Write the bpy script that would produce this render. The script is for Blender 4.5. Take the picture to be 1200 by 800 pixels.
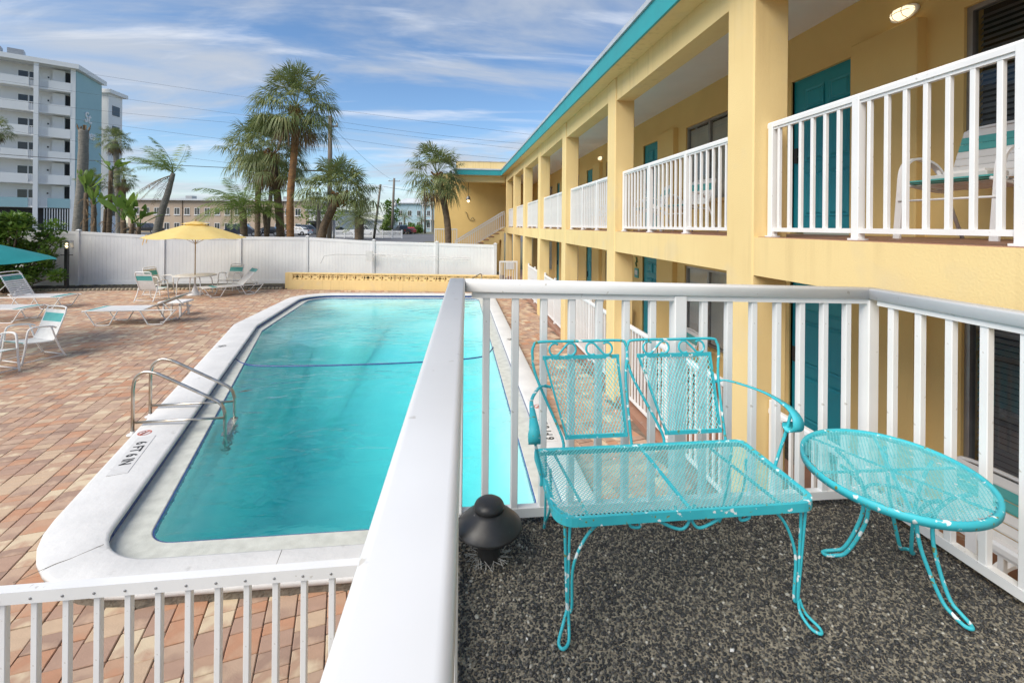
import bpy, bmesh, math, random
from mathutils import Vector, Matrix
R = math.radians
random.seed(7)
for o in list(bpy.data.objects): bpy.data.objects.remove(o, do_unlink=True)
scene = bpy.context.scene
COL = scene.collection

# ---------------------------------------------------------------- camera
CAM_H = 2.8
cam_d = bpy.data.cameras.new('camera'); cam = bpy.data.objects.new('camera', cam_d); COL.objects.link(cam)
cam_d.sensor_width = 36.0; cam_d.lens = 36.0*530/1200
cam_d.shift_y = -(400-264.5)/1200.0
cam_d.clip_start = 0.02; cam_d.clip_end = 3000
YAW = math.atan(60/530.0); ROLL = R(0.5)
M = Matrix.Rotation(-YAW, 4, 'Z') @ Matrix.Rotation(R(90), 4, 'X') @ Matrix.Rotation(ROLL, 4, 'Z')
M.translation = Vector((0, 0, CAM_H)); cam.matrix_world = M
scene.camera = cam

# ---------------------------------------------------------------- sky, sun, exposure
SUN_TO = Vector((-0.64, -0.46, 0.78)).normalized()
elev = math.asin(SUN_TO.z); azim = math.atan2(SUN_TO.x, SUN_TO.y)
world = bpy.data.worlds.new('World'); scene.world = world; world.use_nodes = True
wn = world.node_tree.nodes; wl = world.node_tree.links; wn.clear()
def N(t, **k):
    n = wn.new(t)
    for a, v in k.items(): setattr(n, a, v)
    return n
w_out = N('ShaderNodeOutputWorld'); w_bg = N('ShaderNodeBackground')
sky = N('ShaderNodeTexSky'); sky.sky_type = 'NISHITA'; sky.sun_disc = False
sky.sun_elevation = elev; sky.sun_rotation = azim % (2*math.pi)
sky.air_density = 1.0; sky.dust_density = 0.3; sky.ozone_density = 3.5
w_bg.inputs['Strength'].default_value = 0.078
tc = N('ShaderNodeTexCoord'); sx = N('ShaderNodeSeparateXYZ'); wl.new(tc.outputs['Generated'], sx.inputs[0])
# cloud layer: direction projected on a flat ceiling
zz = N('ShaderNodeMath', operation='MAXIMUM'); zz.inputs[1].default_value = 0.0; wl.new(sx.outputs['Z'], zz.inputs[0])
za = N('ShaderNodeMath', operation='ADD'); za.inputs[1].default_value = 0.16; wl.new(zz.outputs[0], za.inputs[0])
dx = N('ShaderNodeMath', operation='DIVIDE'); dy = N('ShaderNodeMath', operation='DIVIDE')
wl.new(sx.outputs['X'], dx.inputs[0]); wl.new(za.outputs[0], dx.inputs[1])
wl.new(sx.outputs['Y'], dy.inputs[0]); wl.new(za.outputs[0], dy.inputs[1])
cv = N('ShaderNodeCombineXYZ'); wl.new(dx.outputs[0], cv.inputs[0]); wl.new(dy.outputs[0], cv.inputs[1])
def cloud(rot, scl, scale, detail, lo, hi, seed, distort=0.5):
    mp = N('ShaderNodeMapping'); mp.inputs['Rotation'].default_value = (0, 0, R(rot)); mp.inputs['Scale'].default_value = scl
    mp.inputs['Location'].default_value = (seed, seed*0.7, 0)
    wl.new(cv.outputs[0], mp.inputs['Vector'])
    nt = N('ShaderNodeTexNoise'); nt.inputs['Scale'].default_value = scale; nt.inputs['Detail'].default_value = detail
    nt.inputs['Roughness'].default_value = 0.58; nt.inputs['Distortion'].default_value = distort
    wl.new(mp.outputs[0], nt.inputs['Vector'])
    mr = N('ShaderNodeMapRange'); mr.interpolation_type = 'SMOOTHSTEP'
    mr.inputs['From Min'].default_value = lo; mr.inputs['From Max'].default_value = hi
    wl.new(nt.outputs['Fac'], mr.inputs['Value'])
    return mr.outputs[0]
cirrus = cloud(-24, (0.42, 1.7, 1), 1.9, 9, 0.50, 0.74, 3.1, 0.9)
puffs = cloud(12, (0.62, 1.35, 1), 1.1, 7, 0.42, 0.68, 11.3, 0.45)
def mix(fac, a, b, k=1.0):
    m = N('ShaderNodeMix', data_type='RGBA')
    f = N('ShaderNodeMath', operation='MULTIPLY'); f.inputs[1].default_value = k; wl.new(fac, f.inputs[0])
    wl.new(f.outputs[0], m.inputs['Factor']); wl.new(a, m.inputs['A'])
    if isinstance(b, tuple): m.inputs['B'].default_value = b
    else: wl.new(b, m.inputs['B'])
    return m.outputs['Result']
c1 = mix(puffs, sky.outputs[0], (3.5, 3.8, 4.3, 1), 0.92)
c2 = mix(cirrus, c1, (5.6, 5.8, 6.2, 1), 0.60)
hs = N('ShaderNodeHueSaturation'); hs.inputs['Saturation'].default_value = 1.08; wl.new(c2, hs.inputs['Color']); wl.new(hs.outputs[0], w_bg.inputs['Color']); wl.new(w_bg.outputs[0], w_out.inputs['Surface'])
sun_d = bpy.data.lights.new('sun', 'SUN'); sun_d.energy = 2.1; sun_d.angle = R(48); sun_d.color = (1.0, 0.92, 0.80)
sun = bpy.data.objects.new('sun', sun_d); COL.objects.link(sun)
sun.rotation_euler = SUN_TO.to_track_quat('Z', 'Y').to_euler(); sun.location = (-20, -10, 30)
scene.cycles.max_bounces = 14; scene.cycles.diffuse_bounces = 8; scene.cycles.transparent_max_bounces = 16
vs = scene.view_settings; vs.view_transform = 'Standard'; vs.look = 'None'; vs.gamma = 1.0; vs.exposure = 1.1; vs.use_curve_mapping = False

# ---------------------------------------------------------------- materials
MATS = {}
def mat(name, base, base2=None, scale=4.0, detail=4.0, lo=0.35, hi=0.65, rough=0.6, bump=0.0, bscale=60.0, bdist=0.01,
        metallic=0.0, spots=None, spot_scale=20.0, spot_lo=0.66, spot_hi=0.70, spec=0.5, stretch=(1, 1, 1), coat=0.0, spots2=None, emit=None, emit_s=0, transl=0.0, streak=None):
    m = bpy.data.materials.new(name); m.use_nodes = True; nt = m.node_tree; n = nt.nodes; l = nt.links
    b = n['Principled BSDF']; b.inputs['Roughness'].default_value = rough; b.inputs['Metallic'].default_value = metallic
    b.inputs['Specular IOR Level'].default_value = spec; b.inputs['Coat Weight'].default_value = coat
    c = n.new('ShaderNodeTexCoord'); mp = n.new('ShaderNodeMapping'); mp.inputs['Scale'].default_value = stretch
    l.new(c.outputs['Object'], mp.inputs['Vector'])
    def noise(sc, de):
        t = n.new('ShaderNodeTexNoise'); t.inputs['Scale'].default_value = sc; t.inputs['Detail'].default_value = de
        l.new(mp.outputs[0], t.inputs['Vector']); return t.outputs['Fac']
    def rng(v, a, z):
        r = n.new('ShaderNodeMapRange'); r.inputs['From Min'].default_value = a; r.inputs['From Max'].default_value = z
        l.new(v, r.inputs['Value']); return r.outputs[0]
    def mx(f, A, B):
        x = n.new('ShaderNodeMix'); x.data_type = 'RGBA'; l.new(f, x.inputs['Factor'])
        for s, v in (('A', A), ('B', B)):
            if isinstance(v, tuple): x.inputs[s].default_value = (*v, 1)
            else: l.new(v, x.inputs[s])
        return x.outputs['Result']
    col = None
    if base2 is not None: col = mx(rng(noise(scale, detail), lo, hi), base, base2)
    if spots is not None: col = mx(rng(noise(spot_scale, 3), spot_lo, spot_hi), col if col else base, spots)
    if spots2 is not None: col = mx(rng(noise(spot_scale*1.7, 4), spot_lo+.02, spot_hi+.02), col, spots2)
    if streak is not None:
        m2 = n.new('ShaderNodeMapping'); m2.inputs['Scale'].default_value = (7, 7, .35); l.new(c.outputs['Object'], m2.inputs['Vector']); t2 = n.new('ShaderNodeTexNoise'); t2.inputs['Scale'].default_value = 1.6; t2.inputs['Detail'].default_value = 6; l.new(m2.outputs[0], t2.inputs['Vector'])
        f2 = n.new('ShaderNodeMath'); f2.operation = 'MULTIPLY'; l.new(rng(t2.outputs['Fac'], .52, .78), f2.inputs[0]); l.new(rng(noise(.7, 3), .38, .62), f2.inputs[1]); col = mx(f2.outputs[0], col, streak)
    if col is not None: l.new(col, b.inputs['Base Color'])
    else: b.inputs['Base Color'].default_value = (*base, 1)
    if bump:
        bp = n.new('ShaderNodeBump'); bp.inputs['Strength'].default_value = bump; bp.inputs['Distance'].default_value = bdist
        l.new(noise(bscale, 5), bp.inputs['Height']); l.new(bp.outputs[0], b.inputs['Normal'])
    if emit: b.inputs['Emission Color'].default_value = (*emit, 1); b.inputs['Emission Strength'].default_value = emit_s
    if transl:
        tr = n.new('ShaderNodeBsdfTranslucent'); ms = n.new('ShaderNodeMixShader'); ms.inputs[0].default_value = transl
        if col is not None: l.new(col, tr.inputs['Color'])
        else: tr.inputs['Color'].default_value = (*base, 1)
        l.new(b.outputs[0], ms.inputs[1]); l.new(tr.outputs[0], ms.inputs[2]); l.new(ms.outputs[0], n['Material Output'].inputs['Surface'])
    MATS[name] = m; return m

mat('white_metal', (0.80, 0.80, 0.795), (0.74, 0.74, 0.735), 3, 5, rough=0.38, spots=(0.55, 0.53, 0.49), spot_scale=34, spot_lo=0.69, spot_hi=0.74)
mat('white_vinyl', (0.72, 0.72, 0.71), (0.66, 0.66, 0.66), 1.2, 4, rough=0.45)
mat('white_strap', (0.80, 0.79, 0.77), (0.72, 0.71, 0.69), 5, 4, rough=0.5)
mat('sling_white', (0.70, 0.69, 0.67), (0.62, 0.61, 0.59), 8, 4, rough=0.75, bump=0.3, bscale=300, bdist=.002)
mat('teal_strap', (0.06, 0.34, 0.33), (0.10, 0.40, 0.38), 6, 4, rough=0.5)
mat('stucco', (0.80, 0.61, 0.295), (0.76, 0.57, 0.27), 1.3, 6, rough=0.85, bump=0.32, bscale=80, bdist=0.006, spots=(0.73, 0.57, 0.31), spot_scale=2.2, spot_lo=0.58, spot_hi=0.75, spec=0.25, streak=(0.60, 0.44, 0.21))
mat('stucco_wall', (0.79, 0.58, 0.245), (0.75, 0.545, 0.225), 1.3, 6, rough=0.85, bump=0.35, bscale=45, bdist=0.006, spec=0.25)
mat('ceiling_paint', (0.84, 0.83, 0.82), (0.80, 0.79, 0.78), 1.5, 5, rough=0.9, bump=0.3, bscale=80)
mat('teal_trim', (0.025, 0.33, 0.36), (0.03, 0.29, 0.32), 2, 4, rough=0.55)
mat('teal_door', (0.012, 0.27, 0.34), (0.016, 0.295, 0.365), 2, 5, rough=0.45)
mat('drip_edge', (0.62, 0.64, 0.66), (0.5, 0.52, 0.55), 3, 4, rough=0.4, metallic=0.3)
mat('black_metal', (0.018, 0.018, 0.019), (0.03, 0.03, 0.03), 12, 5, rough=0.42, spots=(0.12, 0.115, 0.11), spot_scale=30, spot_lo=0.70, spot_hi=0.76)
mat('dark_gap', (0.02, 0.02, 0.02), rough=0.9)
mat('alu_frame', (0.38, 0.38, 0.38), (0.32, 0.32, 0.33), 6, 3, rough=0.4, metallic=0.6)
mat('blind_dark', (0.21, 0.21, 0.22), (0.17, 0.17, 0.18), 4, 3, rough=0.5)
mat('blind_pale', (0.74, 0.70, 0.64), (0.66, 0.62, 0.57), 4, 3, rough=0.5)
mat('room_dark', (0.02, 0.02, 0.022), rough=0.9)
mat('floor_brown', (0.36, 0.19, 0.125), (0.28, 0.15, 0.105), 5, 5, rough=0.55, spots=(0.38, 0.32, 0.28), spot_scale=9, spot_lo=0.66, spot_hi=0.74)
mat('turquoise', (0.045, 0.48, 0.55), (0.035, 0.42, 0.50), 9, 5, rough=0.55, bump=0.4, bscale=120, bdist=.001, spots=(0.72, 0.78, 0.78), spot_scale=30, spot_lo=0.62, spot_hi=0.655, spots2=(0.20, 0.22, 0.06))
mat('turquoise_worn', (0.12, 0.58, 0.63), (0.22, 0.64, 0.67), 30, 5, rough=0.4, spots=(0.75, 0.80, 0.80), spot_scale=45, spot_lo=0.68, spot_hi=0.72, spots2=(0.30, 0.36, 0.09), coat=0.15)
mat('coping', (0.70, 0.69, 0.67), (0.62, 0.615, 0.60), 2.4, 7, rough=0.8, bump=0.35, bscale=18, bdist=.012, spots=(0.42, 0.41, 0.39), spot_scale=7, spot_lo=0.66, spot_hi=0.80)
mat('pool_ledge', (0.62, 0.63, 0.57), (0.48, 0.49, 0.44), 9, 9, lo=.3, hi=.7, rough=0.8, bump=0.4, bscale=90, bdist=.004)
mat('basin', (0.66, 0.85, 0.80), (0.56, 0.79, 0.76), 1.4, 5, rough=0.9)
mat('mortar', (0.23, 0.195, 0.15), (0.15, 0.13, 0.10), 14, 6, rough=0.95, bump=0.8, bscale=40, bdist=.02)
mat('navy_tile', (0.03, 0.055, 0.20), (0.06, 0.10, 0.28), 25, 3, rough=0.25)
mat('sign_white', (0.68, 0.67, 0.65), (0.62, 0.61, 0.59), 14, 4, rough=0.5)
mat('ink', (0.02, 0.02, 0.02), rough=0.6)
mat('red_ink', (0.55, 0.12, 0.07), rough=0.6)
mat('steel', (0.60, 0.57, 0.52), (0.44, 0.38, 0.30), 9, 5, rough=0.28, metallic=0.95)
mat('sand', (0.23, 0.17, 0.125), (0.17, 0.125, 0.09), 20, 5, rough=0.95)
mat('asphalt', (0.15, 0.15, 0.155), (0.115, 0.115, 0.12), 0.6, 6, rough=0.9)
mat('soil_grass', (0.13, 0.14, 0.075), (0.19, 0.17, 0.12), 0.12, 6, rough=0.95)
mat('grass', (0.07, 0.12, 0.025), (0.12, 0.14, 0.05), 0.5, 6, rough=0.95)
mat('mulch', (0.035, 0.026, 0.02), (0.10, 0.085, 0.06), 26, 6, rough=0.95, bump=1.0, bscale=30, bdist=.05)
mat('edging', (0.42, 0.36, 0.26), (0.30, 0.26, 0.19), 12, 4, rough=0.9)
mat('yellow_fabric', (0.93, 0.73, 0.28), (0.91, 0.69, 0.25), 3, 4, rough=0.8, transl=0.35)
mat('teal_fabric', (0.012, 0.27, 0.28), (0.018, 0.31, 0.32), 3, 4, rough=0.75, transl=0.25)
mat('pole_wood', (0.42, 0.29, 0.16), (0.34, 0.23, 0.12), 9, 4, rough=0.6)
mat('pole_grey', (0.20, 0.175, 0.145), (0.14, 0.12, 0.10), 3, 5, rough=0.9, stretch=(1, 1, .15))
mat('wire', (0.03, 0.03, 0.035), rough=0.7)
mat('palm_green', (0.24, 0.28, 0.10), (0.13, 0.175, 0.06), 1.1, 3, rough=0.5, spots=(0.30, 0.28, 0.10), spot_scale=1.7, spot_lo=0.54, spot_hi=0.74, transl=0.30)
mat('palm_fresh', (0.24, 0.32, 0.075), (0.15, 0.23, 0.05), 1.5, 3, rough=0.45, spots=(0.28, 0.28, 0.07), spot_scale=2.2, spot_lo=0.6, spot_hi=0.75, transl=0.35)
mat('palm_dead', (0.30, 0.19, 0.095), (0.20, 0.145, 0.09), 3, 4, rough=0.85, transl=0.2)
mat('palm_trunk', (0.19, 0.135, 0.085), (0.115, 0.085, 0.06), 5, 6, rough=0.95, bump=1.0, bscale=12, bdist=.05, stretch=(1, 1, 2.2))
mat('palm_trunk_rust', (0.33, 0.165, 0.065), (0.20, 0.11, 0.055), 4, 6, rough=0.95, bump=1.0, bscale=12, bdist=.05, stretch=(1, 1, 1.6))
mat('palm_trunk_grey', (0.25, 0.23, 0.20), (0.17, 0.16, 0.14), 5, 6, rough=0.95, bump=.8, bscale=10, bdist=.05, stretch=(1, 1, 2.5))
mat('leaf_dark', (0.105, 0.20, 0.032), (0.17, 0.28, 0.05), 3, 4, rough=0.35, transl=0.25)
mat('leaf_banana', (0.22, 0.32, 0.055), (0.12, 0.21, 0.04), 1.4, 3, rough=0.4, transl=0.35)
mat('branch', (0.12, 0.09, 0.06), (0.08, 0.06, 0.045), 6, 4, rough=0.9)
mat('apt_white', (0.84, 0.84, 0.84), (0.79, 0.79, 0.79), 0.5, 5, rough=0.8)
mat('apt_wall', (0.80, 0.80, 0.80), (0.75, 0.75, 0.75), 0.5, 5, rough=0.85)
mat('apt_aqua', (0.35, 0.53, 0.57), (0.32, 0.50, 0.54), 0.4, 5, rough=0.8)
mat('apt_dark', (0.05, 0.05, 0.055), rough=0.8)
mat('window_glass', (0.035, 0.04, 0.045), rough=0.12, spec=0.6)
mat('tan_wall', (0.47, 0.37, 0.28), (0.43, 0.335, 0.25), 0.3, 5, rough=0.9)
mat('pale_blue', (0.42, 0.56, 0.62), (0.38, 0.52, 0.58), 0.3, 5, rough=0.85)
mat('roof_pale', (0.60, 0.63, 0.65), (0.52, 0.55, 0.57), 0.5, 4, rough=0.8)
mat('car_black', (0.012, 0.013, 0.018), rough=0.25, coat=0.8)
mat('car_navy', (0.02, 0.025, 0.045), rough=0.25, coat=0.8)
mat('car_grey', (0.20, 0.21, 0.22), rough=0.3, metallic=0.5, coat=0.8)
mat('car_white', (0.78, 0.78, 0.78), rough=0.25, coat=0.8)
mat('car_red', (0.35, 0.03, 0.03), rough=0.25, coat=0.8)
mat('tyre', (0.02, 0.02, 0.02), rough=0.85)
mat('tail_light', (0.45, 0.02, 0.015), rough=0.2)
mat('lamp_glow', (0.9, 0.8, 0.6), rough=0.4, emit=(1.0, 0.74, 0.40), emit_s=2.5)
mat('lamp_glow_soft', (0.9, 0.85, 0.7), rough=0.4, emit=(1.0, 0.80, 0.50), emit_s=0.7)
mat('plant_green', (0.04, 0.13, 0.03), rough=0.5)
mat('yellow_plastic', (0.75, 0.42, 0.03), rough=0.4)
mat('web', (0.5, 0.5, 0.48), rough=0.9)

def glass_mat():
    m = bpy.data.materials.new('clear_glass'); m.use_nodes = True; nt = m.node_tree; n = nt.nodes; l = nt.links; n.clear()
    o = n.new('ShaderNodeOutputMaterial'); t = n.new('ShaderNodeBsdfTransparent'); g = n.new('ShaderNodeBsdfGlossy'); x = n.new('ShaderNodeMixShader'); f = n.new('ShaderNodeFresnel')
    g.inputs['Roughness'].default_value = 0.03; t.inputs['Color'].default_value = (.88, .90, .90, 1); f.inputs['IOR'].default_value = 1.5
    ge = n.new('ShaderNodeNewGeometry'); iv_ = n.new('ShaderNodeMath'); iv_.operation = 'SUBTRACT'; iv_.inputs[0].default_value = 1.0; l.new(ge.outputs['Backfacing'], iv_.inputs[1])
    mu = n.new('ShaderNodeMath'); mu.operation = 'MULTIPLY'; l.new(f.outputs[0], mu.inputs[0]); l.new(iv_.outputs[0], mu.inputs[1])
    l.new(mu.outputs[0], x.inputs[0]); l.new(t.outputs[0], x.inputs[1]); l.new(g.outputs[0], x.inputs[2]); l.new(x.outputs[0], o.inputs['Surface'])
    MATS['clear_glass'] = m
glass_mat()
def water_mat():
    m = bpy.data.materials.new('pool_water'); m.use_nodes = True; nt = m.node_tree; n = nt.nodes; l = nt.links; n.clear()
    o = n.new('ShaderNodeOutputMaterial'); t = n.new('ShaderNodeBsdfTransparent'); rf = n.new('ShaderNodeBsdfRefraction'); rf.inputs['IOR'].default_value = 1.33; rf.inputs['Roughness'].default_value = 0.0; g = n.new('ShaderNodeBsdfGlossy'); x = n.new('ShaderNodeMixShader'); f = n.new('ShaderNodeFresnel')
    g.inputs['Roughness'].default_value = 0.015; f.inputs['IOR'].default_value = 1.33
    c = n.new('ShaderNodeTexCoord'); n1 = n.new('ShaderNodeTexNoise'); n1.inputs['Scale'].default_value = 3.2; n1.inputs['Detail'].default_value = 4; n1.inputs['Distortion'].default_value = 0.6
    mp = n.new('ShaderNodeMapping'); mp.inputs['Scale'].default_value = (0.75, 1.5, 1); mp.inputs['Rotation'].default_value = (0, 0, R(20))
    l.new(c.outputs['Object'], mp.inputs[0]); l.new(mp.outputs[0], n1.inputs['Vector'])
    b = n.new('ShaderNodeBump'); b.inputs['Strength'].default_value = 0.75; b.inputs['Distance'].default_value = 0.06
    n2 = n.new('ShaderNodeTexNoise'); n2.inputs['Scale'].default_value = 0.45; n2.inputs['Detail'].default_value = 2; l.new(c.outputs['Object'], n2.inputs['Vector'])
    r2 = n.new('ShaderNodeMapRange'); r2.inputs['From Min'].default_value = .40; r2.inputs['From Max'].default_value = .62; r2.inputs['To Min'].default_value = .12; l.new(n2.outputs['Fac'], r2.inputs['Value'])
    hm = n.new('ShaderNodeMath'); hm.operation = 'MULTIPLY'; l.new(n1.outputs['Fac'], hm.inputs[0]); l.new(r2.outputs[0], hm.inputs[1]); l.new(hm.outputs[0], b.inputs['Height']); l.new(b.outputs[0], g.inputs['Normal']); l.new(b.outputs[0], f.inputs['Normal'])
    v = n.new('ShaderNodeVolumeAbsorption'); v.inputs['Color'].default_value = (0.06, 0.86, 0.90, 1); v.inputs['Density'].default_value = 0.44
    ge = n.new('ShaderNodeNewGeometry'); iv_ = n.new('ShaderNodeMath'); iv_.operation = 'SUBTRACT'; iv_.inputs[0].default_value = 1.0; l.new(ge.outputs['Backfacing'], iv_.inputs[1])
    mu = n.new('ShaderNodeMath'); mu.operation = 'MULTIPLY'; l.new(f.outputs[0], mu.inputs[0]); l.new(iv_.outputs[0], mu.inputs[1])   # no total reflection seen from below: the light reaches the floor
    xb = n.new('ShaderNodeMixShader'); l.new(ge.outputs['Backfacing'], xb.inputs[0]); l.new(rf.outputs[0], xb.inputs[1]); l.new(t.outputs[0], xb.inputs[2]); l.new(b.outputs[0], rf.inputs['Normal'])
    l.new(mu.outputs[0], x.inputs[0]); l.new(xb.outputs[0], x.inputs[1]); l.new(g.outputs[0], x.inputs[2]); l.new(x.outputs[0], o.inputs['Surface']); l.new(v.outputs[0], o.inputs['Volume'])
    MATS['pool_water'] = m
water_mat()
PAVER_COLS = [(0.49, 0.315, 0.215), (0.53, 0.325, 0.21), (0.67, 0.54, 0.37), (0.58, 0.42, 0.285), (0.38, 0.25, 0.185), (0.52, 0.275, 0.165), (0.52, 0.36, 0.255), (0.45, 0.29, 0.21)]
PAVER_W = [17, 14, 9, 14, 9, 7, 16, 13]
for i, c in enumerate(PAVER_COLS):
    d = tuple(v*0.82 for v in c) if i != 2 else tuple(v*0.86 for v in c)
    mat('paver_%d' % i, c, d, 7, 7, lo=0.3, hi=0.7, rough=0.9, bump=0.5, bscale=90, bdist=.004, spots=PAVER_COLS[(i*3+2) % 8], spot_scale=5.5, spot_lo=0.50, spot_hi=0.68)
PEB = [(0.026, 0.027, 0.029), (0.050, 0.050, 0.050), (0.095, 0.09, 0.08), (0.24, 0.22, 0.175), (0.48, 0.46, 0.40)]
for i, c in enumerate(PEB): mat('pebble_%d' % i, c, tuple(v*.6 for v in c), 60, 3, rough=0.5)
mat('deck_base', (0.19, 0.17, 0.13), (0.32, 0.285, 0.22), 55, 6, rough=0.9, bump=0.8, bscale=90, bdist=.01)

# ---------------------------------------------------------------- mesh helpers
def link(o): COL.objects.link(o); return o
def tag(o, label=None, cat=None, group=None, kind=None):
    if label: o['label'] = label
    if cat: o['category'] = cat
    if group: o['group'] = group
    if kind: o['kind'] = kind
    return o
def thing(name, loc, label, cat, group=None, rz=0.0, sc=1.0):
    e = link(bpy.data.objects.new(name, None)); e.location = loc; e.rotation_euler = (0, 0, rz); e.scale = (sc, sc, sc); e.empty_display_size = .1
    return tag(e, label, cat, group)
class MB:
    def __init__(s): s.v = []; s.f = []; s.m = []; s.cm = 0
    def add(s, vs, fs):
        b = len(s.v); s.v += [tuple(p) for p in vs]
        for f in fs: s.f.append(tuple(i+b for i in f)); s.m.append(s.cm)
        return s
    def box(s, x0, x1, y0, y1, z0, z1):
        return s.add([(x0, y0, z0), (x1, y0, z0), (x1, y1, z0), (x0, y1, z0), (x0, y0, z1), (x1, y0, z1), (x1, y1, z1), (x0, y1, z1)],
                     [(0, 3, 2, 1), (4, 5, 6, 7), (0, 1, 5, 4), (1, 2, 6, 5), (2, 3, 7, 6), (3, 0, 4, 7)])
    def cbox(s, x0, x1, y0, y1, z0, z1, c):
        # box with chamfered top and vertical edges
        ring = lambda d, z: [(x0+d, y0, z), (x1-d, y0, z), (x1, y0+d, z), (x1, y1-d, z), (x1-d, y1, z), (x0+d, y1, z), (x0, y1-d, z), (x0, y0+d, z)]
        def rin(d, z): return [(x0+c+d, y0+c, z), (x1-c-d, y0+c, z), (x1-c, y0+c+d, z), (x1-c, y1-c-d, z), (x1-c-d, y1-c, z), (x0+c+d, y1-c, z), (x0+c, y1-c-d, z), (x0+c, y0+c+d, z)]
        vs = ring(c, z0) + ring(c, z1-c) + rin(c*.4, z1); fs = [tuple(range(16, 24)), tuple(range(7, -1, -1))]
        for k in (0, 8):
            for i in range(8): fs.append((k+i, k+(i+1) % 8, k+8+(i+1) % 8, k+8+i))
        return s.add(vs, fs)
    def bar(s, p, q, w, h=None, up=(0, 0, 1)):
        # rectangular bar from p to q, w across, h along up
        h = h or w; p = Vector(p); q = Vector(q); d = (q-p).normalized(); u = Vector(up)
        if abs(d.dot(u)) > .99: u = Vector((0, 1, 0))
        a = d.cross(u).normalized()*(w/2); b = a.cross(d).normalized()*(h/2)
        vs = [p-a-b, p+a-b, p+a+b, p-a+b, q-a-b, q+a-b, q+a+b, q-a+b]
        return s.add(vs, [(0, 1, 2, 3), (7, 6, 5, 4), (0, 4, 5, 1), (1, 5, 6, 2), (2, 6, 7, 3), (3, 7, 4, 0)])
    def sweep(s, prof, p, q, up=(0, 0, 1)):
        p = Vector(p); q = Vector(q); d = (q-p).normalized(); a = d.cross(Vector(up)).normalized(); b = a.cross(d).normalized()
        n = len(prof); vs = [p+a*x+b*y for x, y in prof]+[q+a*x+b*y for x, y in prof]
        return s.add(vs, [tuple(range(n)), tuple(range(2*n-1, n-1, -1))]+[(i, n+i, n+(i+1) % n, (i+1) % n) for i in range(n)])
    def tube(s, pts, r, n=8, cap=True):
        pts = [Vector(p) for p in pts]; k = len(pts); rs = r if isinstance(r, (list, tuple)) else [r]*k
        prev = None; vs = []
        for i, p in enumerate(pts):
            d = (pts[min(i+1, k-1)]-pts[max(i-1, 0)]).normalized()
            if prev is None:
                u = Vector((0, 0, 1)) if abs(d.z) < .9 else Vector((1, 0, 0)); a = d.cross(u).normalized()
            else: a = (prev-d*prev.dot(d)).normalized()
            prev = a; b = d.cross(a)
            for j in range(n):
                t = 2*math.pi*j/n; vs.append(p+(a*math.cos(t)+b*math.sin(t))*rs[i])
        fs = []
        for i in range(k-1):
            for j in range(n): fs.append((i*n+j, i*n+(j+1) % n, (i+1)*n+(j+1) % n, (i+1)*n+j))
        if cap: fs += [tuple(range(n-1, -1, -1)), tuple(range((k-1)*n, k*n))]
        return s.add(vs, fs)
    def lathe(s, prof, n=24, c=(0, 0, 0)):
        vs = []; k = len(prof)
        for r, z in prof:
            for j in range(n):
                t = 2*math.pi*j/n; vs.append((c[0]+r*math.cos(t), c[1]+r*math.sin(t), c[2]+z))
        fs = [(i*n+j, i*n+(j+1) % n, (i+1)*n+(j+1) % n, (i+1)*n+j) for i in range(k-1) for j in range(n)]
        fs += [tuple(range(n-1, -1, -1)), tuple(range((k-1)*n, k*n))]
        return s.add(vs, fs)
    def prism(s, poly, z0, z1):
        n = len(poly); vs = [(x, y, z0) for x, y in poly]+[(x, y, z1) for x, y in poly]
        return s.add(vs, [tuple(range(n-1, -1, -1)), tuple(range(n, 2*n))]+[(i, (i+1) % n, n+(i+1) % n, n+i) for i in range(n)])
    def mesh(s, name, mats, smooth=False, org=(0, 0, 0)):
        me = bpy.data.meshes.new(name); o = org
        me.from_pydata([(x-o[0], y-o[1], z-o[2]) for x, y, z in s.v], [], s.f)
        for m in ([mats] if isinstance(mats, str) else mats): me.materials.append(MATS[m])
        if not isinstance(mats, str): me.polygons.foreach_set('material_index', s.m)
        if smooth: me.polygons.foreach_set('use_smooth', [True]*len(me.polygons))
        me.update(); return me
    def build(s, name, mats, parent=None, smooth=False, world=False, org=None, side_smooth=False):
        if org is None: org = tuple(parent.matrix_basis.translation) if (world and parent) else (0, 0, 0)
        o = link(bpy.data.objects.new(name, s.mesh(name, mats, smooth, org)))
        if side_smooth:
            for p_ in o.data.polygons: p_.use_smooth = len(p_.vertices) == 4
        if parent: o.parent = parent
        return o
def inst(name, me, parent, loc=(0, 0, 0), rz=0.0, rot=None, sc=None):
    o = link(bpy.data.objects.new(name, me)); o.location = loc; o.rotation_euler = rot if rot else (0, 0, rz)
    if sc: o.scale = sc
    if parent: o.parent = parent
    return o
def copy_tree(o, parent=None):
    c = o.copy(); link(c); c.parent = parent
    for ch in list(o.children): copy_tree(ch, c)
    return c
def smooth_path(P, n=6, closed=False):
    P = [Vector(p) for p in P]; out = []; k = len(P); rng = k if closed else k-1
    for i in range(rng):
        g = (lambda j: P[j % k]) if closed else (lambda j: P[max(0, min(k-1, j))])
        a, b, c, d = g(i-1), g(i), g(i+1), g(i+2)
        for t in range(n):
            t /= n; out.append(.5*((2*b)+(c-a)*t+(2*a-5*b+4*c-d)*t*t+(3*b-a-3*c+d)*t**3))
    if not closed: out.append(P[-1])
    return out
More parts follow.
